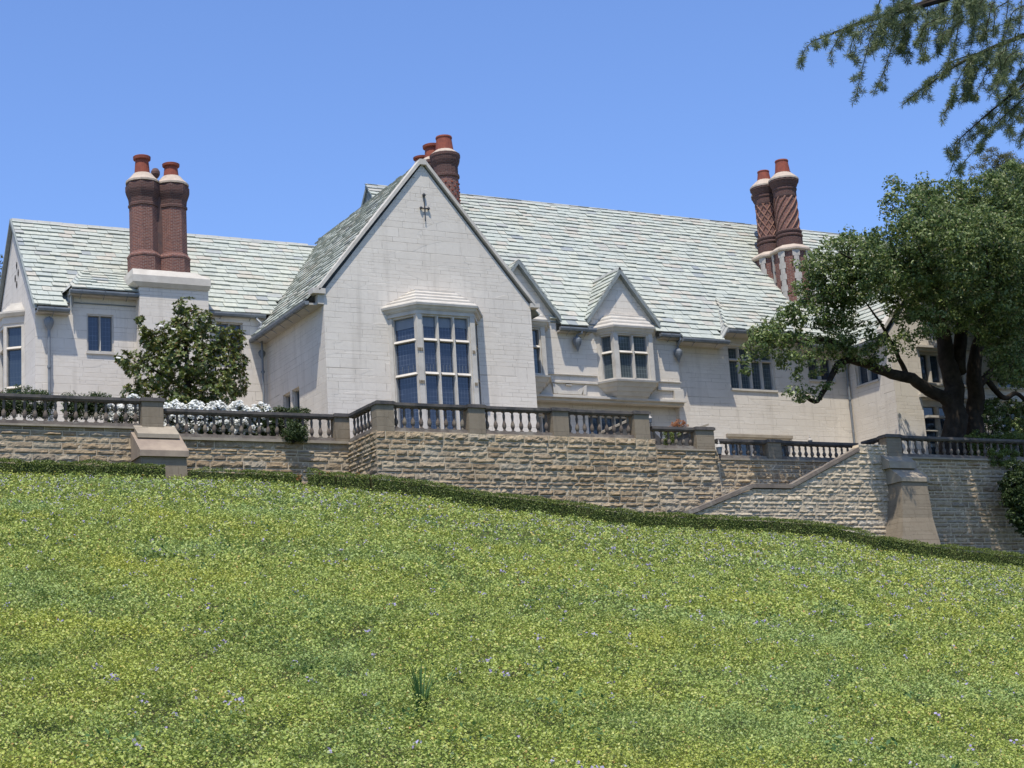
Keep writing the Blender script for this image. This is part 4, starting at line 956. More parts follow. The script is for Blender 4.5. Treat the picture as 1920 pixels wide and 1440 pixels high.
# centre chimney behind the big gable, three shafts in a row
ch = thing_part('chimney', H, 'brick chimney behind the big gable apex, with three terracotta pots')
for i, (x, y) in enumerate(((33.78, 66.7), (33.72, 67.85), (33.7, 69.0))):
    mb = MB(); r = .58; mb.lathe(x, y, [(r*1.02, 21.0), (r*1.0, 25.4), (r*.98, 25.55)], 16); mb.build('shaft', M['brick'], ch)
    mb = MB(); mb.lathe(x, y, [(r, 25.5), (r*1.1, 25.55), (r*1.1, 25.66), (r*1.0, 25.7), (r*1.0, 26.1), (r*1.08, 26.2), (r*1.16, 26.34), (r*1.2, 26.5), (r*1.24, 26.55), (r*1.24, 26.68)], 16); mb.build('moulded_head', M['brickdark'], ch)
    mb = MB(); mb.lathe(x, y, [(r*1.2, 26.66), (r*1.2, 26.7), (r*.85, 26.86), (r*.72, 26.92)], 16); mb.build('chimney_cap', M['mortarcap'], ch)
    pot(ch, x, y, 26.75, (.85, .82, .62)[i], (.47, .44, .40)[i], flange=i > 0)
    if i == 0:
        mb = MB()
        for k in range(12):
            for j in range(11):
                a = k*PI/6+(j % 2)*PI/12; mb.box(x+.57*math.cos(a)-.04, x+.57*math.cos(a)+.04, y+.57*math.sin(a)-.04, y+.57*math.sin(a)+.04, 23.2+j*.2, 23.27+j*.2)
        mb.build('brick_studs', M['pot'], ch)
# right chimney with patterned shafts
ch = thing_part('chimney', H, 'right chimney with one spiral and one lattice brick shaft')
SH = ((52.42, 65.3), (52.2, 66.6), (53.0, 67.6))
def star(cx, cy, r, e=0.0): return [(cx+(r+e)*math.cos(PI/4*k+PI/8), cy+(r+e)*math.sin(PI/4*k+PI/8)) for k in range(8)]
mb = MB()
for (x, y) in SH: mb.prism(star(x, y, .95), 18.5, 22.95)
mb.build('plinth', M['brick'], ch)
mb = MB()
for (x, y) in SH:
    for k in range(8):
        a = PI/4*k+PI/8; cx, cy = x+.92*math.cos(a), y+.92*math.sin(a)
        for j in range(15):
            s = .13 if j % 2 else .19; c_, s_ = math.cos(a), math.sin(a); z0 = 18.5+j*.297
            P = [(cx+c_*.05+s_*s, cy+s_*.05-c_*s), (cx+c_*.08, cy+s_*.08), (cx+c_*.05-s_*s, cy+s_*.05+c_*s), (cx-c_*.15, cy-s_*.15)]
            mb.prism(P[::-1] if False else P, z0, z0+.294)
mb.build('quoin', M['plaster'], ch)
mb = MB()
for (x, y) in SH: mb.prism(star(x, y, 1.0), 22.95, 23.02, top=star(x, y, 1.1)); mb.prism(star(x, y, 1.1), 23.02, 23.1); mb.prism(star(x, y, 1.1), 23.1, 23.34, top=star(x, y, .74))
mb.build('shoulder', M['mortarcap'], ch)
for i, (x, y) in enumerate(SH):
    r = .575; mb = MB(); mb.lathe(x, y, [(r*1.16, 23.3), (r*1.16, 23.75), (r*1.1, 23.8), (r*1.22, 23.86), (r*1.22, 23.93), (r*1.08, 23.98), (r*1.18, 24.08), (r*1.18, 24.15), (r*1.0, 24.22)], 16); mb.build('moulded_base', M['brickdark'], ch)
    mb = MB(); mb.lathe(x, y, [(r*.97, 24.2), (r*.95, 25.95)], 20); mb.build('shaft', M['brick'], ch)
    mb = MB(); mb.lathe(x, y, [(r*1.0, 25.93), (r*1.03, 26.0), (r*1.03, 26.3), (r*1.1, 26.34), (r*1.1, 26.42), (r*1.05, 26.46), (r*1.18, 26.6), (r*1.26, 26.72), (r*1.34, 26.78), (r*1.34, 26.88)], 16); mb.build('moulded_head', M['brickdark'], ch)
    mb = MB(); mb.lathe(x, y, [(r*1.36, 26.87), (r*1.36, 26.95), (r*1.0, 27.15), (r*.65, 27.32), (r*.5, 27.34)], 18); mb.build('chimney_cap', M['mortarcap'], ch)
    mb = MB(); n = 10
    for k in range(n):
        for sg in ((1,) if i == 0 else (1, -1)):
            pth = []
            for j in range(15):
                t = j/14; a = 2*PI*k/n+sg*t*(2.2 if i == 0 else 2.0); pth.append((x+r*.98*math.cos(a), y+r*.98*math.sin(a), 24.2+t*1.76))
            mb.tube(pth, .05 if i == 0 else .033, 5)
    mb.build('spiral_ribs' if i == 0 else 'lattice_ribs', M['rib'], ch)
    pot(ch, x, y, 27.25, (.75, .58, .55)[i], (.42, .38, .34)[i], flange=False)

# ------------------------------------------------------------------ small things on the terrace
def lantern(name, x, y, z, s, label, post=False):
    t = thing(name, (x, y, z), label, 'lamp')
    mb = MB(); mb.lathe(x, y, [(.05*s, z), (.06*s, z+.05*s), (.02*s, z+.12*s), (.10*s, z+.16*s), (.11*s, z+.2*s)], 8); mb.build('base', M['iron'], t)
    mb = MB(); mb.lathe(x, y, [(.10*s, z+.2*s), (.18*s, z+.55*s), (.18*s, z+.57*s)], 8); mb.build('glass', M['blind'], t)
    mb = MB(); mb.lathe(x, y, [(.20*s, z+.57*s), (.19*s, z+.6*s), (.12*s, z+.72*s), (.05*s, z+.76*s), (.06*s, z+.84*s), (.03*s, z+.9*s), (.015*s, z+1.02*s)], 10); mb.build('cap', M['plaster'], t)
    if post: mb = MB(); mb.tube([(x, y, z-post), (x, y, z)], .035, 8); mb.build('post', M['iron'], t)
_l = at(1350, 858, 56.55); lantern('bracket_lantern', _l.x, _l.y, _l.z, .75, 'pale-capped lantern beside the pier at the left end of the low balustrade'); mb = MB(); mb.tube([_l, _l+V3((0, 0, -.12)), V3((_l.x, 56.95, _l.z-.12)), V3((_l.x, 56.95, _l.z-.3))], .03, 6); mb.build('bracket', M['iron'], bpy.data.objects['bracket_lantern'])
lantern('wall_lantern', 49.0, 61.0, 12.15, .6, 'small dark lantern behind the low balustrade, near its right end', post=1.4)
lantern('terrace_lamp', 39.6, 60.0, 12.75, .5, 'small white-topped lamp above the short balustrade', post=1.7)
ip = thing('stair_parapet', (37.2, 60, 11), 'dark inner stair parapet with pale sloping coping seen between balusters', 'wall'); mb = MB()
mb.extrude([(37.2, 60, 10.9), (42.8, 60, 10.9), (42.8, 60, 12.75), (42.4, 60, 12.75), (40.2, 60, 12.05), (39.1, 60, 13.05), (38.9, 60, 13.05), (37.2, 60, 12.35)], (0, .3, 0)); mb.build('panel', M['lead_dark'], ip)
for (x0, z0), (x1, z1) in (((37.2, 12.35), (38.95, 13.05)), ((40.2, 12.07), (42.6, 12.8))): mb = MB(); mb.extrude([(x0, 59.93, z0), (x1, 59.93, z1), (x1, 59.93, z1+.09), (x0, 59.93, z0+.09)], (0, .45, 0)); mb.build('coping', M['ledge'], ip)
tb = thing('garden_bench', (51.6, 60.5, 10.7), 'brown timber bench back behind the low balustrade at its right end', 'bench')
M['wood'] = plain('brown_timber', (.16, .07, .035), (.1, .045, .025), 4)
for x in (50.6, 51.3): mb = MB(); mb.box(x, x+.55, 60.45, 60.52, 11.1, 11.75); mb.box(x+.05, x+.5, 60.42, 60.46, 11.15, 11.7); mb.build('backrest', M['wood'], tb)
mb = MB(); mb.box(50.5, 51.95, 60.0, 60.5, 11.08, 11.14); mb.build('seat', M['wood'], tb)
for x in (50.52, 51.85): mb = MB(); mb.box(x, x+.07, 60.05, 60.45, 10.7, 11.08); mb.build('leg', M['wood'], tb)

# ------------------------------------------------------------------ plants
def blobs_to_leaves(blobs, per_m3, leaf, clump_r=.38, per_clump=40, aspect=.5, shell=.55, up=.35, sq=1.0):
    C = []; N = []; S = []
    for (c, r) in blobs:
        c = np.array(c); n = max(2, int(per_m3*4.19*r**3))
        d = rand_dirs(n); rad = r*(shell+(1-shell)*RNG.uniform(0, 1, n)**.5)*RNG.uniform(.35, 1.05, n)**.33
        cc = c+d*rad[:, None]*np.array([1, 1, sq]); m = per_clump
        dd = rand_dirs(n*m); cr = clump_r*RNG.uniform(.6, 1.3, n).repeat(m)
        pts = cc.repeat(m, 0)+dd*(cr*RNG.uniform(.2, 1, n*m)**.4)[:, None]*np.array([1, 1, .65])
        C.append(pts); nn = dd+rand_dirs(n*m)*.8; nn[:, 2] += up; N.append(nn)
    C = np.concatenate(C); N = np.concatenate(N); return leaves(C, N, RNG.uniform(.7, 1.3, len(C))*leaf, aspect, .15), len(C)

def foliage(name, blobs, mat, parent, org, per_m3=2.0, leaf=.12, **kw):
    V, n = blobs_to_leaves(blobs, per_m3, leaf, **kw); V = V-np.array(org)
    o = np_mesh(name, V, 4, M[mat], RNG.uniform(0, 1, n), parent); return o

def limb(mb, pts, r0, r1, sides=9):
    P = [V3(p) for p in pts]; out = []; n = len(P)
    for i in range(n-1):
        for k in range(5):
            t = k/5; p0 = P[max(i-1, 0)]; p1 = P[i]; p2 = P[i+1]; p3 = P[min(i+2, n-1)]
            out.append(.5*((2*p1)+(p2-p0)*t+(2*p0-5*p1+4*p2-p3)*t*t+(3*p1-p0-3*p2+p3)*t**3))
    out.append(P[-1]); m = len(out)
    out = [p+V3((noise.noise(p*1.3), noise.noise(p*1.3+V3((9, 0, 0))), noise.noise(p*1.3+V3((0, 9, 0)))))*r0*.35 for p in out]
    mb.tube(out, [r0+(r1-r0)*i/(m-1) for i in range(m)], sides); return out

# oak
YO = 57.6
base = at(1805, 845, YO); base.z = 10.7
oak = thing('oak_tree', base, 'large spreading dark green oak at right, trunk behind the far right balustrade', 'tree')
mb = MB()
A = lambda px, py, y=YO: at(px, py, y)
limb(mb, [V3((A(1780, 840).x, YO, 10.6)), A(1790, 760), A(1778, 690), A(1765, 600), A(1745, 480), A(1720, 420)], .60, .12, 12)
limb(mb, [V3((A(1828, 840).x, YO+.3, 10.6)), A(1828, 760, YO+.3), A(1825, 690), A(1850, 590), A(1880, 480), A(1900, 400)], .50, .1, 12)
limb(mb, [A(1795, 700), A(1800, 620), A(1812, 500), A(1830, 400)], .4, .1)
limb(mb, [A(1795, 765), A(1745, 733), A(1700, 708, 57), A(1655, 698, 56.6), A(1615, 680, 56.4), A(1585, 675, 56.3), A(1560, 702, 56.2), A(1533, 750, 56.2), A(1508, 742, 56.2)], .32, .07)
limb(mb, [A(1700, 708, 57), A(1690, 680, 57), A(1670, 640, 56), A(1640, 590, 55), A(1600, 540, 54)], .14, .015)
limb(mb, [A(1615, 680, 56.4), A(1560, 640, 56.2), A(1490, 640, 56.2), A(1430, 660, 56.2)], .14, .04)
limb(mb, [A(1830, 730), A(1860, 695), A(1885, 690), A(1915, 660)], .2, .08); limb(mb, [A(1850, 710), A(1880, 745), A(1905, 738), A(1930, 760)], .16, .08)
limb(mb, [A(1770, 620), A(1700, 560, 56), A(1620, 500, 54), A(1570, 470, 53)], .2, .015)
limb(mb, [A(1778, 640), A(1760, 560, 55), A(1740, 500, 52.5), A(1720, 460, 50.5)], .2, .015); limb(mb, [A(1840, 620), A(1850, 540, 54), A(1850, 460, 51)], .18, .015)
mb.sm = True; mb.build('trunk', M['bark'], oak)
OB = [(1690, 385, 42), (1680, 350, 22), (1735, 370, 36), (1735, 345, 20), (1790, 380, 50), (1850, 355, 42), (1900, 340, 45), (1740, 430, 55), (1810, 440, 70), (1885, 430, 75), (1685, 425, 30), (1700, 495, 48), (1640, 470, 34), (1650, 520, 42),
      (1590, 465, 34), (1570, 445, 22), (1545, 500, 38), (1520, 545, 30), (1560, 560, 40), (1610, 540, 45), (1690, 560, 48), (1760, 520, 60), (1840, 530, 65), (1910, 530, 65), (1790, 590, 45), (1735, 600, 32), (1870, 610, 50), (1925, 620, 55),
      (1500, 500, 14), (1545, 615, 26), (1590, 605, 20), (1480, 605, 30), (1445, 635, 34), (1415, 665, 22), (1470, 670, 26), (1510, 660, 30), (1560, 655, 34), (1605, 650, 30), (1650, 655, 30), (1690, 640, 26), (1635, 615, 22),
      (1500, 715, 16), (1520, 735, 12), (1500, 748, 9), (1485, 735, 9), (1890, 675, 36), (1925, 700, 40), (1850, 650, 24), (1540, 700, 10), (1405, 690, 10), (1960, 480, 70), (1990, 600, 70), (1970, 390, 60)]
ob = []
rs = random.Random(5)
for (px, py, r) in OB:
    y = YO+((rs.uniform(-5.5, -1.5) if px > 1640 else rs.uniform(-3, -.8)) if px < 1740 and py < 640 else rs.uniform(-2.2, 1.2)-(1 if px < 1680 else 0)); p = A(px, py, y); ob.append((tuple(p), r/39.0*y/YO))
    if px > 1720 and r > 35: p = A(px, py+5, YO+rs.uniform(1.5, 4)); ob.append((tuple(p), r/36.0))
for (px, py, r) in ((1850, 480, 75), (1780, 450, 65), (1900, 560, 70), (1760, 500, 60), (1720, 540, 45), (1760, 590, 38), (1830, 590, 46), (1880, 640, 44), (1910, 690, 40)): ob.append((tuple(A(px, py, YO-3.6)), r/41))
for (px, py, r, y) in ((1655, 470, 44, 50.8), (1700, 440, 44, 50.0), (1735, 500, 46, 50.6), (1770, 450, 46, 49.6), (1690, 530, 34, 51.4), (1810, 480, 46, 50.2), (1850, 430, 44, 50.0), (1600, 500, 40, 52.0), (1640, 540, 34, 52.2), (1560, 530, 34, 52.5), (1880, 500, 44, 50.6), (1540, 470, 18, 52.5), (1510, 580, 26, 54), (1590, 570, 26, 54), (1460, 600, 24, 55.5), (1430, 640, 26, 55.5), (1500, 625, 26, 55.5), (1540, 640, 28, 55.5), (1580, 650, 26, 55.5), (1520, 690, 18, 55.8), (1495, 700, 16, 55.8), (1545, 715, 14, 55.8), (1510, 735, 15, 55.6), (1630, 640, 26, 55.6), (1670, 660, 24, 56), (1600, 620, 24, 55.5), (1650, 690, 14, 56), (1560, 590, 24, 55), (1520, 495, 30, 54), (1560, 475, 30, 53.5), (1600, 470, 34, 53), (1550, 530, 36, 53.5), (1600, 540, 38, 53.5), (1510, 550, 28, 54.5), (1640, 500, 38, 52), (1570, 580, 26, 54.5), (1440, 610, 30, 55.6), (1420, 640, 26, 55.6), (1475, 600, 28, 55.6), (1465, 650, 26, 55.6), (1410, 670, 18, 55.6), (1640, 450, 26, 51.5), (1590, 490, 34, 51), (1900, 450, 46, 50), (1930, 520, 46, 50.5), (1780, 520, 40, 50.4), (1830, 540, 40, 51), (1890, 570, 40, 51), (1700, 500, 40, 50.5), (1960, 450, 46, 50), (1740, 400, 36, 50), (1880, 610, 40, 55), (1900, 650, 40, 55), (1880, 690, 30, 55.5), (1915, 720, 30, 55.5), (1860, 650, 22, 56), (1580, 690, 12, 55.8), (1630, 675, 16, 55.8), (1720, 640, 24, 55), (1740, 610, 28, 54.5), (1700, 590, 30, 54.5), (1480, 570, 20, 55), (1520, 600, 28, 55), (1560, 620, 26, 55)):
    y = max(y, 54.3) if px < 1640 else (y+1.5 if y < 51.5 else y); ob.append((tuple(A(px, py, y)), r/42.))
foliage('crown', ob, 'oak', oak, base, per_m3=7.0, leaf=.168, clump_r=.34, per_clump=36)
# tree behind it
tb_ = thing('pine_tree', at(1880, 500, 82)*1.0-V3((0, 0, 9)), 'olive brown tree top rising behind the oak at right edge', 'tree')
bb = [(tuple(at(px, py, 82)), r/29.) for px, py, r in ((1862, 292, 20), (1850, 300, 18), (1880, 305, 24), (1885, 325, 40), (1840, 325, 24), (1900, 305, 24), (1920, 340, 40), (1870, 370, 40), (1940, 400, 60))]
foliage('crown', bb, 'behind', tb_, tb_.location, per_m3=16.0, leaf=.14, clump_r=.35, per_clump=30, aspect=.3)
mb = MB(); mb.tube([at(1900, 760, 82), at(1895, 500, 82), at(1890, 340, 82)], [.5, .4, .1], 10); mb.build('trunk', M['bark'], tb_)
tl_ = thing('distant_tree', at(-15, 700, 92)*1.0, 'thin distant treetop just left of the mansion at the photo edge', 'tree')
foliage('crown', [(tuple(at(px, py, 92)), r/32.) for px, py, r in ((-4, 500, 12), (-12, 530, 22), (-2, 555, 9), (-30, 500, 30))], 'behind', tl_, tl_.location, per_m3=14, leaf=.2, clump_r=.35, per_clump=18, aspect=.3)
mb = MB(); mb.tube([at(-15, 900, 92), at(-14, 500, 92)], [.4, .06], 8); mb.build('trunk', M['bark'], tl_)

# magnolia
YM = 62.5
mbase = at(352, 780, YM); mbase.z = 11.5
mg = thing('magnolia_tree', mbase, 'glossy magnolia with white blooms in front of the left wing', 'tree')
mb = MB(); limb(mb, [mbase, at(352, 740, YM), at(350, 650, YM), at(348, 580, YM)], .16, .04)
MBL = [(348, 578, 20), (355, 610, 32), (325, 625, 30), (385, 600, 16), (395, 640, 36), (435, 640, 26), (300, 660, 34), (270, 620, 10), (262, 600, 6), (350, 670, 46), (410, 690, 42), (445, 680, 20), (250, 680, 22), (285, 700, 36), (230, 672, 12), (340, 720, 44), (400, 735, 40), (440, 720, 26), (265, 735, 22), (245, 738, 16), (330, 755, 34), (380, 765, 34), (290, 640, 22), (275, 640, 12)]
mrb = random.Random(3); C = []; T = []; FL = []
for px, py, r in MBL:
    rm = r/44.; c = at(px, py, YM+mrb.uniform(-.7, .5)); n = int(270*rm*rm)+8
    p = mrb.random(); 
    for k in range(n):
        d = V3(rand_dirs(1)[0]); q = c+d*rm*mrb.uniform(.6, 1.05)
        C.append(q); out = (d+V3((0, 0, .6))+V3(rand_dirs(1)[0])*.5).normalized(); T.append(out)
        if k % 9 == 0 and len(FL) < 30 and mrb.random() < .35: FL.append((q+d*.08, out))
for px, py in ((222, 672), (325, 618), (302, 612)): FL.append((at(px, py, YM-.9), V3((0, -.5, .8))))
limb(mb, [at(352, 735, YM), at(300, 700, YM-.2), at(250, 678, YM-.3)], .07, .02); limb(mb, [at(352, 720, YM), at(400, 680, YM-.2), at(440, 650, YM-.3)], .07, .02); limb(mb, [at(350, 680, YM), at(300, 640, YM), at(270, 610, YM-.2)], .05, .015); mb.build('trunk', M['bark'], mg)
CC = []; NN = []; TT = []; SS = []
for q, o_ in zip(C, T):
    a = o_.orthogonal().normalized(); b = o_.cross(a); m = 11
    for j in range(m):
        an = 2*PI*j/m*1.0+random.random(); t = (a*math.cos(an)+b*math.sin(an)+o_*random.uniform(.1, .9)).normalized(); nn = (o_-t*o_.dot(t)*.8)
        s = random.uniform(.11, .17); CC.append((q+t*s*.5)[:]); TT.append(t[:]); NN.append(nn[:]); SS.append(s)
V = leaves(np.array(CC), np.array(NN), np.array(SS), .4, .12, np.array(TT))-np.array(mbase)
np_mesh('crown', V, 4, M['magnolia'], RNG.uniform(0, 1, len(CC)), mg)
CC = []; NN = []; TT = []
for q, o_ in FL:
    a = o_.orthogonal().normalized(); b = o_.cross(a)
    for j in range(9):
        an = 2*PI*j/9; t = (a*math.cos(an)+b*math.sin(an)+o_*.6).normalized(); CC.append((q+t*.055)[:]); TT.append(t[:]); NN.append((o_*1.0)[:])
np_mesh('blossom', leaves(np.array(CC), np.array(NN), np.full(len(CC), .13), .7, .2, np.array(TT))-np.array(mbase), 4, M['petal'], RNG.uniform(0, 1, len(CC)), mg)

def bush(name, blobs, mat, label, cat='shrub', group=None, leaf=.07, per=8, flowers=0, fmat='petal', fs=.07, stem=True, **kw):
    c = V3(blobs[0][0]); b0 = V3((c.x, c.y, min(q[0][2]-q[1] for q in blobs))); t = thing(name, b0, label, cat, group)
    foliage('foliage', blobs, mat, t, b0, per_m3=per*14, leaf=leaf*1.25, clump_r=kw.pop('cr', .16), per_clump=kw.pop('pc', 26), **kw)
    if stem:
        mb = MB()
        for q, r in blobs[:5]: mb.tube([b0, V3(q)], [.03, .012], 5)
        mb.build('stem', M['bark'], t)
    if flowers:
        CC = []; NN = []
        for k in range(flowers):
            q, r = random.choice(blobs); d = rand_dirs(1)[0]; d[2] = abs(d[2]); d[1] = -abs(d[1]); p = np.array(q)+d*r*random.uniform(.9, 1.25); sz = random.uniform(.06, .11)
            for j in range(20): CC.append(p+rand_dirs(1)[0]*sz*.8); NN.append(np.array([-.1, -.5, 1.0])+rand_dirs(1)[0]*.7)
        np_mesh('blossom', leaves(np.array(CC), np.array(NN), RNG.uniform(.7, 1.3, len(CC))*fs*1.5, .9, .1)-np.array(b0), 4, M[fmat], RNG.uniform(0, 1, len(CC)), t)
    return t
# white roses behind the second balustrade
RL = ['white rose bush right beside the square pier, left of the magnolia foot', 'white rose bush under the left half of the magnolia', 'white rose bush under the magnolia trunk', 'white rose bush under the right half of the magnolia', 'last white rose bush, just right of the magnolia']
for i, px in enumerate((325, 365, 405, 445, 485)):
    bl = [(tuple(at(px+dx, py, 60.9)), r/46.) for dx, py, r in ((0, 775, 17), (-14, 785, 16), (14, 785, 16), (0, 800, 22), (-12, 815, 18), (14, 812, 18))]
    bush('rose_bush', bl, 'shrub', RL[i], 'shrub', 'white rose bushes along the left balustrade', leaf=.06, per=10, flowers=170 if i < 4 else 80)
bl = [(tuple(at(px, py, 60.7)), r/46.) for px, py, r in ((215, 790, 16), (240, 780, 18), (235, 765, 14), (262, 775, 14), (205, 770, 12), (250, 755, 10))]
bush('rose_bush', bl, 'shrub', 'white rose bush left of the square pier behind the highest balustrade', 'shrub', leaf=.06, per=10, flowers=70)
def rowblobs(x0, x1, y0, y1, Y, r, step=18):
    out = []; x = x0
    while x <= x1:
        y = y0
        while y <= y1: out.append((tuple(at(x+random.uniform(-4, 4), y+random.uniform(-3, 3), Y+random.uniform(-.15, .15))), r/44.*random.uniform(.85, 1.15))); y += step
        x += step
    return out
bush('clipped_shrub', rowblobs(-10, 92, 752, 785, 60.7, 15), 'shrub', 'dark dense shrub at far left behind the highest balustrade', leaf=.06, per=16)
bush('clipped_shrub', rowblobs(135, 200, 752, 785, 60.7, 15), 'shrub', 'dark dense shrub in the middle of the highest balustrade', leaf=.06, per=16)
bush('clipped_shrub', rowblobs(20, 82, 735, 748, 62.0, 10), 'shrub', 'clipped shrub top showing above the highest balustrade against the left wing', leaf=.06, per=16)
bush('clipped_shrub', rowblobs(505, 575, 778, 812, 60.6, 13, 15), 'shrub', 'dark clipped shrub under the side window of the big gable', leaf=.06, per=18)
bl = [(tuple(at(px, py, 59.3)), r/46.) for px, py, r in ((548, 800, 12), (560, 812, 14), (540, 815, 11), (566, 820, 10), (550, 822, 8))]
bush('trailing_shrub', bl, 'shrub', 'shrub spilling over the wall edge left of the jog', leaf=.06, per=30)
bush('flowering_plant', [(tuple(at(x, y, 59.0)), .17) for x, y in ((1264, 796), (1275, 792), (1284, 798), (1270, 800))], 'orange', 'orange-leaved plant top showing above the short balustrade', 'plant', leaf=.05, per=40, pc=14, cr=.08)
bush('potted_shrub', [(tuple(at(x, y, 58.5)), .22) for x, y in ((1252, 812), (1256, 822), (1268, 812), (1250, 830))], 'hedge', 'yellow-green shrub behind the short balustrade', 'plant', leaf=.05, per=40, cr=.1, pc=16)
bush('terrace_shrub', rowblobs(1830, 1925, 825, 848, 56.2, 16, 18), 'hedge', 'yellow-green shrub behind the far right balustrade', leaf=.07, per=10)
bush('grey_shrub', rowblobs(1850, 1930, 760, 810, 58.0, 20, 24), 'oak', 'loose grey-green shrub under the oak at right edge', leaf=.09, per=6)
bl = [(tuple(at(px, py, 53.9)), r/40.) for px, py, r in ((1905, 880, 18), (1900, 910, 24), (1915, 940, 26), (1925, 980, 24), (1895, 935, 16), (1930, 900, 30), (1905, 965, 16))]
bush('dark_bush', bl, 'shrub', 'dark bush hanging against the far right wall at the photo edge', leaf=.1, per=7, cr=.22)
bush('wall_creeper', rowblobs(1858, 1900, 850, 870, 54.9, 8, 14), 'hedge', 'creeper hanging over the far right wall top', leaf=.06, per=40)
# little yellow flowers and weeds at the foot of the jog
bush('yellow_flowers', [(tuple(at(px, py, 57.6)), .13) for px, py in ((600, 893), (612, 890), (672, 893), (683, 900), (697, 903), (560, 893))], 'orange', 'yellow flowering weeds at the foot of the wall jog', 'flowers', leaf=.045, per=50, pc=10, cr=.08, stem=False)

# hedges
def hedge(pts, h, wd, label, dens=1500, name='box_hedge'):
    P = [V3(p) for p in pts]; t = thing(name, P[0], label, 'hedge'); mb = MB(); Ls = []; C = []; N = []
    for a, b in zip(P[:-1], P[1:]):
        U = (b-a); L = U.length; d = V3((U.x, U.y, 0)).normalized(); s = V3((d.y, -d.x, 0))*wd*.33
        q = [a-s-V3((0, 0, .4)), b-s-V3((0, 0, .4)), b+s-V3((0, 0, .4)), a+s-V3((0, 0, .4))]
        q = [a+s, b+s, b-s, a-s]; hh = V3((0, 0, h*.8)); lo_ = V3((0, 0, -.3)); mb.hexa([p+lo_ for p in q]+[p+hh for p in q])
        n = int(L*dens)
        for k in range(n):
            u = random.random(); f_ = random.random(); w_ = random.uniform(-.5, .5)*wd; base_ = a+U*u; bump = noise.noise(base_*1.3)*.11+noise.noise(base_*4)*.05
            if f_ < .4: p = base_+V3((d.y, -d.x, 0))*w_+V3((0, 0, h+bump+random.uniform(-.05, .03))); nn = V3((0, 0, 1))
            elif f_ < .85: p = base_+V3((d.y, -d.x, 0))*(wd*.5+bump*.5+random.uniform(-.04, .03))+V3((0, 0, random.uniform(-.1, h))); nn = V3((d.y, -d.x, .3))
            else: p = base_-V3((d.y, -d.x, 0))*(wd*.5)+V3((0, 0, random.uniform(0, h))); nn = V3((-d.y, d.x, .3))
            C.append(p[:]); N.append((nn+V3(rand_dirs(1)[0])*.9)[:])
    mb.build('hedge_core', M['soil'], t); V = leaves(np.array(C), np.array(N), RNG.uniform(.04, .075, len(C)), .6, .15)-np.array(P[0])
    np_mesh('foliage', V, 4, M['hedge'], RNG.uniform(0, 1, len(C)), t)
G_ = lambda x, y: (x, y, float(ground(x, y)))
hedge([G_(4, 58.5), G_(8, 58.5), G_(11.77, 58.45), G_(14, 58.4), G_(16.6, 58.3), G_(17.5, 58.15)], .62, .55, 'low box hedge at far left, ending at the left buttress')
hedge([G_(18.45, 58.35), G_(19.4, 58.45), G_(20.4, 58.45)], .5, .45, 'short ragged box hedge just right of the left buttress', 700)
hedge([G_(20.5, 58.5), G_(21.6, 58.45), G_(22.7, 58.2)], .52, .45, 'middle piece of box hedge left of the wall jog')
hp = [G_(22.75, 57.4), G_(23.5, 56.6), G_(24.55, 56.05)]+[G_(x, y+.25) for x, y, z in HEDGE[6:]]
hedge(hp, .74, .6, 'long box hedge following the tall wall down to the right')

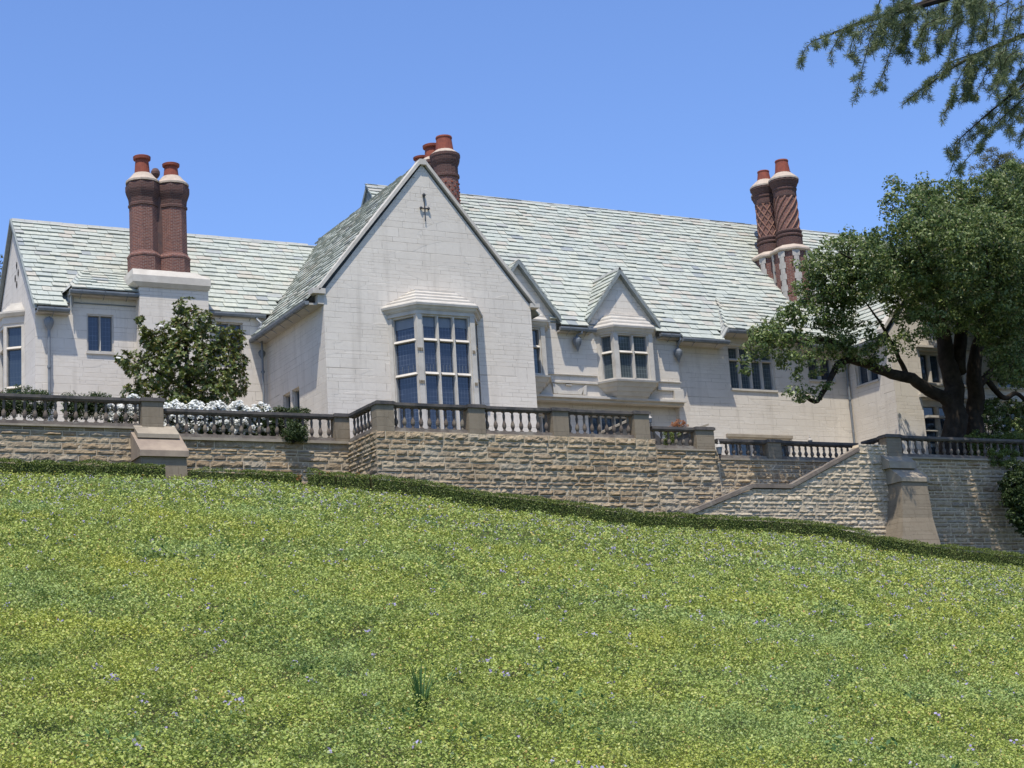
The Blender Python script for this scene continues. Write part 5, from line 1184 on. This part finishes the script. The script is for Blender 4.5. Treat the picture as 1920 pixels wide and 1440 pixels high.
# deodar branches in the foreground, trunk outside the frame
def cedar():
    D = 12.5
    P = lambda px, py, k=1.0: (FW+RT*((px-960)/FPX)-UP*((py-720)/FPX))*D*k
    tr = P(2950, 900, 1.3); gz = float(ground(tr.x, tr.y))
    t = thing('cedar_tree', (tr.x, tr.y, gz), 'drooping feathery cedar branches reaching in from the top right corner', 'tree')
    mb = MB(); top = V3((tr.x, tr.y, 11)); mb.tube([V3((tr.x, tr.y, gz-.2)), V3((tr.x+.1, tr.y, 3)), V3((tr.x, tr.y, 7)), top], [.42, .34, .22, .08], 12)
    TW = []
    def branch(pts, r0, r1, ky=1.0):
        q = [P(x, y, ky) for x, y in pts]; q = [V3((tr.x, tr.y, q[0].z-.9))]+q; out = limb(mb, q, r0*1.5, r1, 6); return out
    C = []; Tn = []; S = []
    def needles(a, b, dens=1.0, ln=.046):
        L = (b-a).length; n = int(L*400*dens); d = (b-a).normalized()
        for k in range(n):
            p = a+(b-a)*random.random(); o_ = (V3(rand_dirs(1)[0])+d*.4).normalized(); C.append((p+o_*ln*.5)[:]); Tn.append(o_[:]); S.append(ln*random.uniform(.7, 1.25))
    def spray(pts, ky=1.0, dens=1.0, r=.004, side=True, sl=40):
        q = [P(x, y, ky+random.uniform(-.01, .01)) for x, y in pts]; out = limb(mb, q, r, r*.5, 4)
        for a, b in zip(out[:-1], out[1:]): needles(a, b, dens)
        if side:
            for k in range(len(pts)-1):
                for m in range(2):
                    f_ = random.random(); x = pts[k][0]+(pts[k+1][0]-pts[k][0])*f_; y = pts[k][1]+(pts[k+1][1]-pts[k][1])*f_; dx = random.uniform(-18, 14); dy = random.uniform(.3, 1.1)*sl*.6
                    qq = [P(x, y, ky), P(x+dx*.6, y+dy*.5, ky+random.uniform(-.02, .02)), P(x+dx, y+dy, ky)]; oo = limb(mb, qq, .0025, .0015, 3)
                    for a, b in zip(oo[:-1], oo[1:]): needles(a, b, dens)
    # main boughs
    branch([(2500, -250), (2200, -150), (1950, -60), (1800, -10), (1700, 20), (1640, 35), (1560, 65), (1520, 80)], .03, .002)
    branch([(2500, -50), (2200, 0), (2000, 40), (1900, 75), (1850, 95), (1790, 125), (1740, 160), (1700, 188)], .022, .002, 1.03)
    branch([(2500, 100), (2250, 110), (2050, 120), (1950, 140), (1900, 175), (1850, 215), (1790, 268)], .022, .002, .98)
    branch([(2500, -400), (2200, -260), (1950, -150), (1850, -60), (1760, -5), (1690, 20)], .04, .01, 1.05)
    SP = [[(1630, 35), (1590, 50), (1545, 68), (1515, 85), (1502, 110)], [(1640, 30), (1600, 45), (1570, 75), (1555, 105)], [(1660, 40), (1610, 60), (1595, 90), (1600, 112)], [(1690, 45), (1640, 60), (1622, 110), (1612, 150), (1604, 188)],
          [(1700, 40), (1680, 70), (1665, 110), (1655, 140), (1646, 162)], [(1720, 30), (1700, 60), (1695, 90), (1690, 98)], [(1740, 20), (1735, 60), (1728, 85), (1735, 108)], [(1770, 15), (1765, 50), (1758, 75), (1762, 95)],
          [(1660, 20), (1655, 45), (1640, 75), (1640, 90)], [(1690, 10), (1680, 45), (1672, 80)], [(1830, 100), (1780, 118), (1745, 150), (1690, 198)], [(1850, 95), (1815, 120), (1792, 160), (1788, 185), (1768, 215)], [(1860, 90), (1835, 130), (1818, 160), (1810, 190)],
          [(1880, 80), (1860, 120), (1842, 150), (1828, 182)], [(1890, 80), (1875, 120), (1868, 160), (1872, 180)], [(1905, 60), (1895, 110), (1885, 140), (1900, 170)], [(1920, 165), (1880, 200), (1840, 245), (1800, 265), (1774, 282)], [(1925, 180), (1870, 230), (1845, 265), (1820, 290), (1802, 312)],
          [(1800, 262), (1790, 285), (1788, 308)], [(1930, 190), (1905, 225), (1890, 240)], [(1800, 20), (1795, 60), (1785, 100), (1775, 125)], [(1830, 20), (1825, 70), (1812, 110)], [(1860, 10), (1850, 50), (1842, 90)], [(1890, 0), (1885, 50), (1878, 80)], [(1915, 0), (1912, 50), (1905, 90)],
          [(1925, 120), (1905, 150), (1890, 180)], [(1930, 240), (1918, 250), (1916, 252)], [(1650, 0), (1640, 30), (1625, 60)], [(1710, -5), (1700, 30), (1690, 55)], [(1780, -5), (1760, 25), (1750, 45)], [(1850, -5), (1820, 20), (1800, 40)], [(1920, 30), (1880, 45), (1840, 70)], [(1925, 100), (1880, 110), (1850, 125)]]
    for s in ([(1960, 135), (1900, 175), (1850, 215), (1790, 268)], [(1900, 75), (1850, 95), (1790, 125), (1740, 160), (1700, 188)]): spray(s, 1, 1.5)
    for s in SP: spray(s, 1+random.uniform(-.05, .05), 1.5)
    for k in range(42):                                   # dense part near the top edge and right
        x = random.uniform(1655, 1960); y = random.uniform(-40, 60) if x < 1790 else random.uniform(-40, 135); 
        if x > 1860 and random.random() < .3: y = random.uniform(150, 215)
        dx = random.uniform(-26, 6); spray([(x+20, y-12), (x, y), (x+dx*.5, y+random.uniform(15, 30)), (x+dx, y+random.uniform(36, 60))], 1+random.uniform(-.09, .09), 1.4, side=random.random() < .6, sl=26)
    mb.build('branches', M['bark'], t)
    n = len(C); C_ = np.array(C); T_ = np.array(Tn); Nn = np.cross(T_, rand_dirs(n)); V = leaves(C_, Nn, np.array(S), .075, 0, T_)-np.array(t.location)
    np_mesh('needles', V, 4, M['cedar'], RNG.uniform(0, 1, n), t)
    # the rest of the crown, outside the photograph
    bl = [(tuple(V3((tr.x+random.uniform(-.4, 1.2), tr.y+random.uniform(-.8, .8), 3+i*.9))), .8-.06*i) for i in range(9)]
    foliage('crown', bl, 'cedar', t, t.location, per_m3=10, leaf=.09, clump_r=.2, per_clump=30, aspect=.2)
cedar()
SC.render.film_transparent = False
print('objects', len(SC.objects))
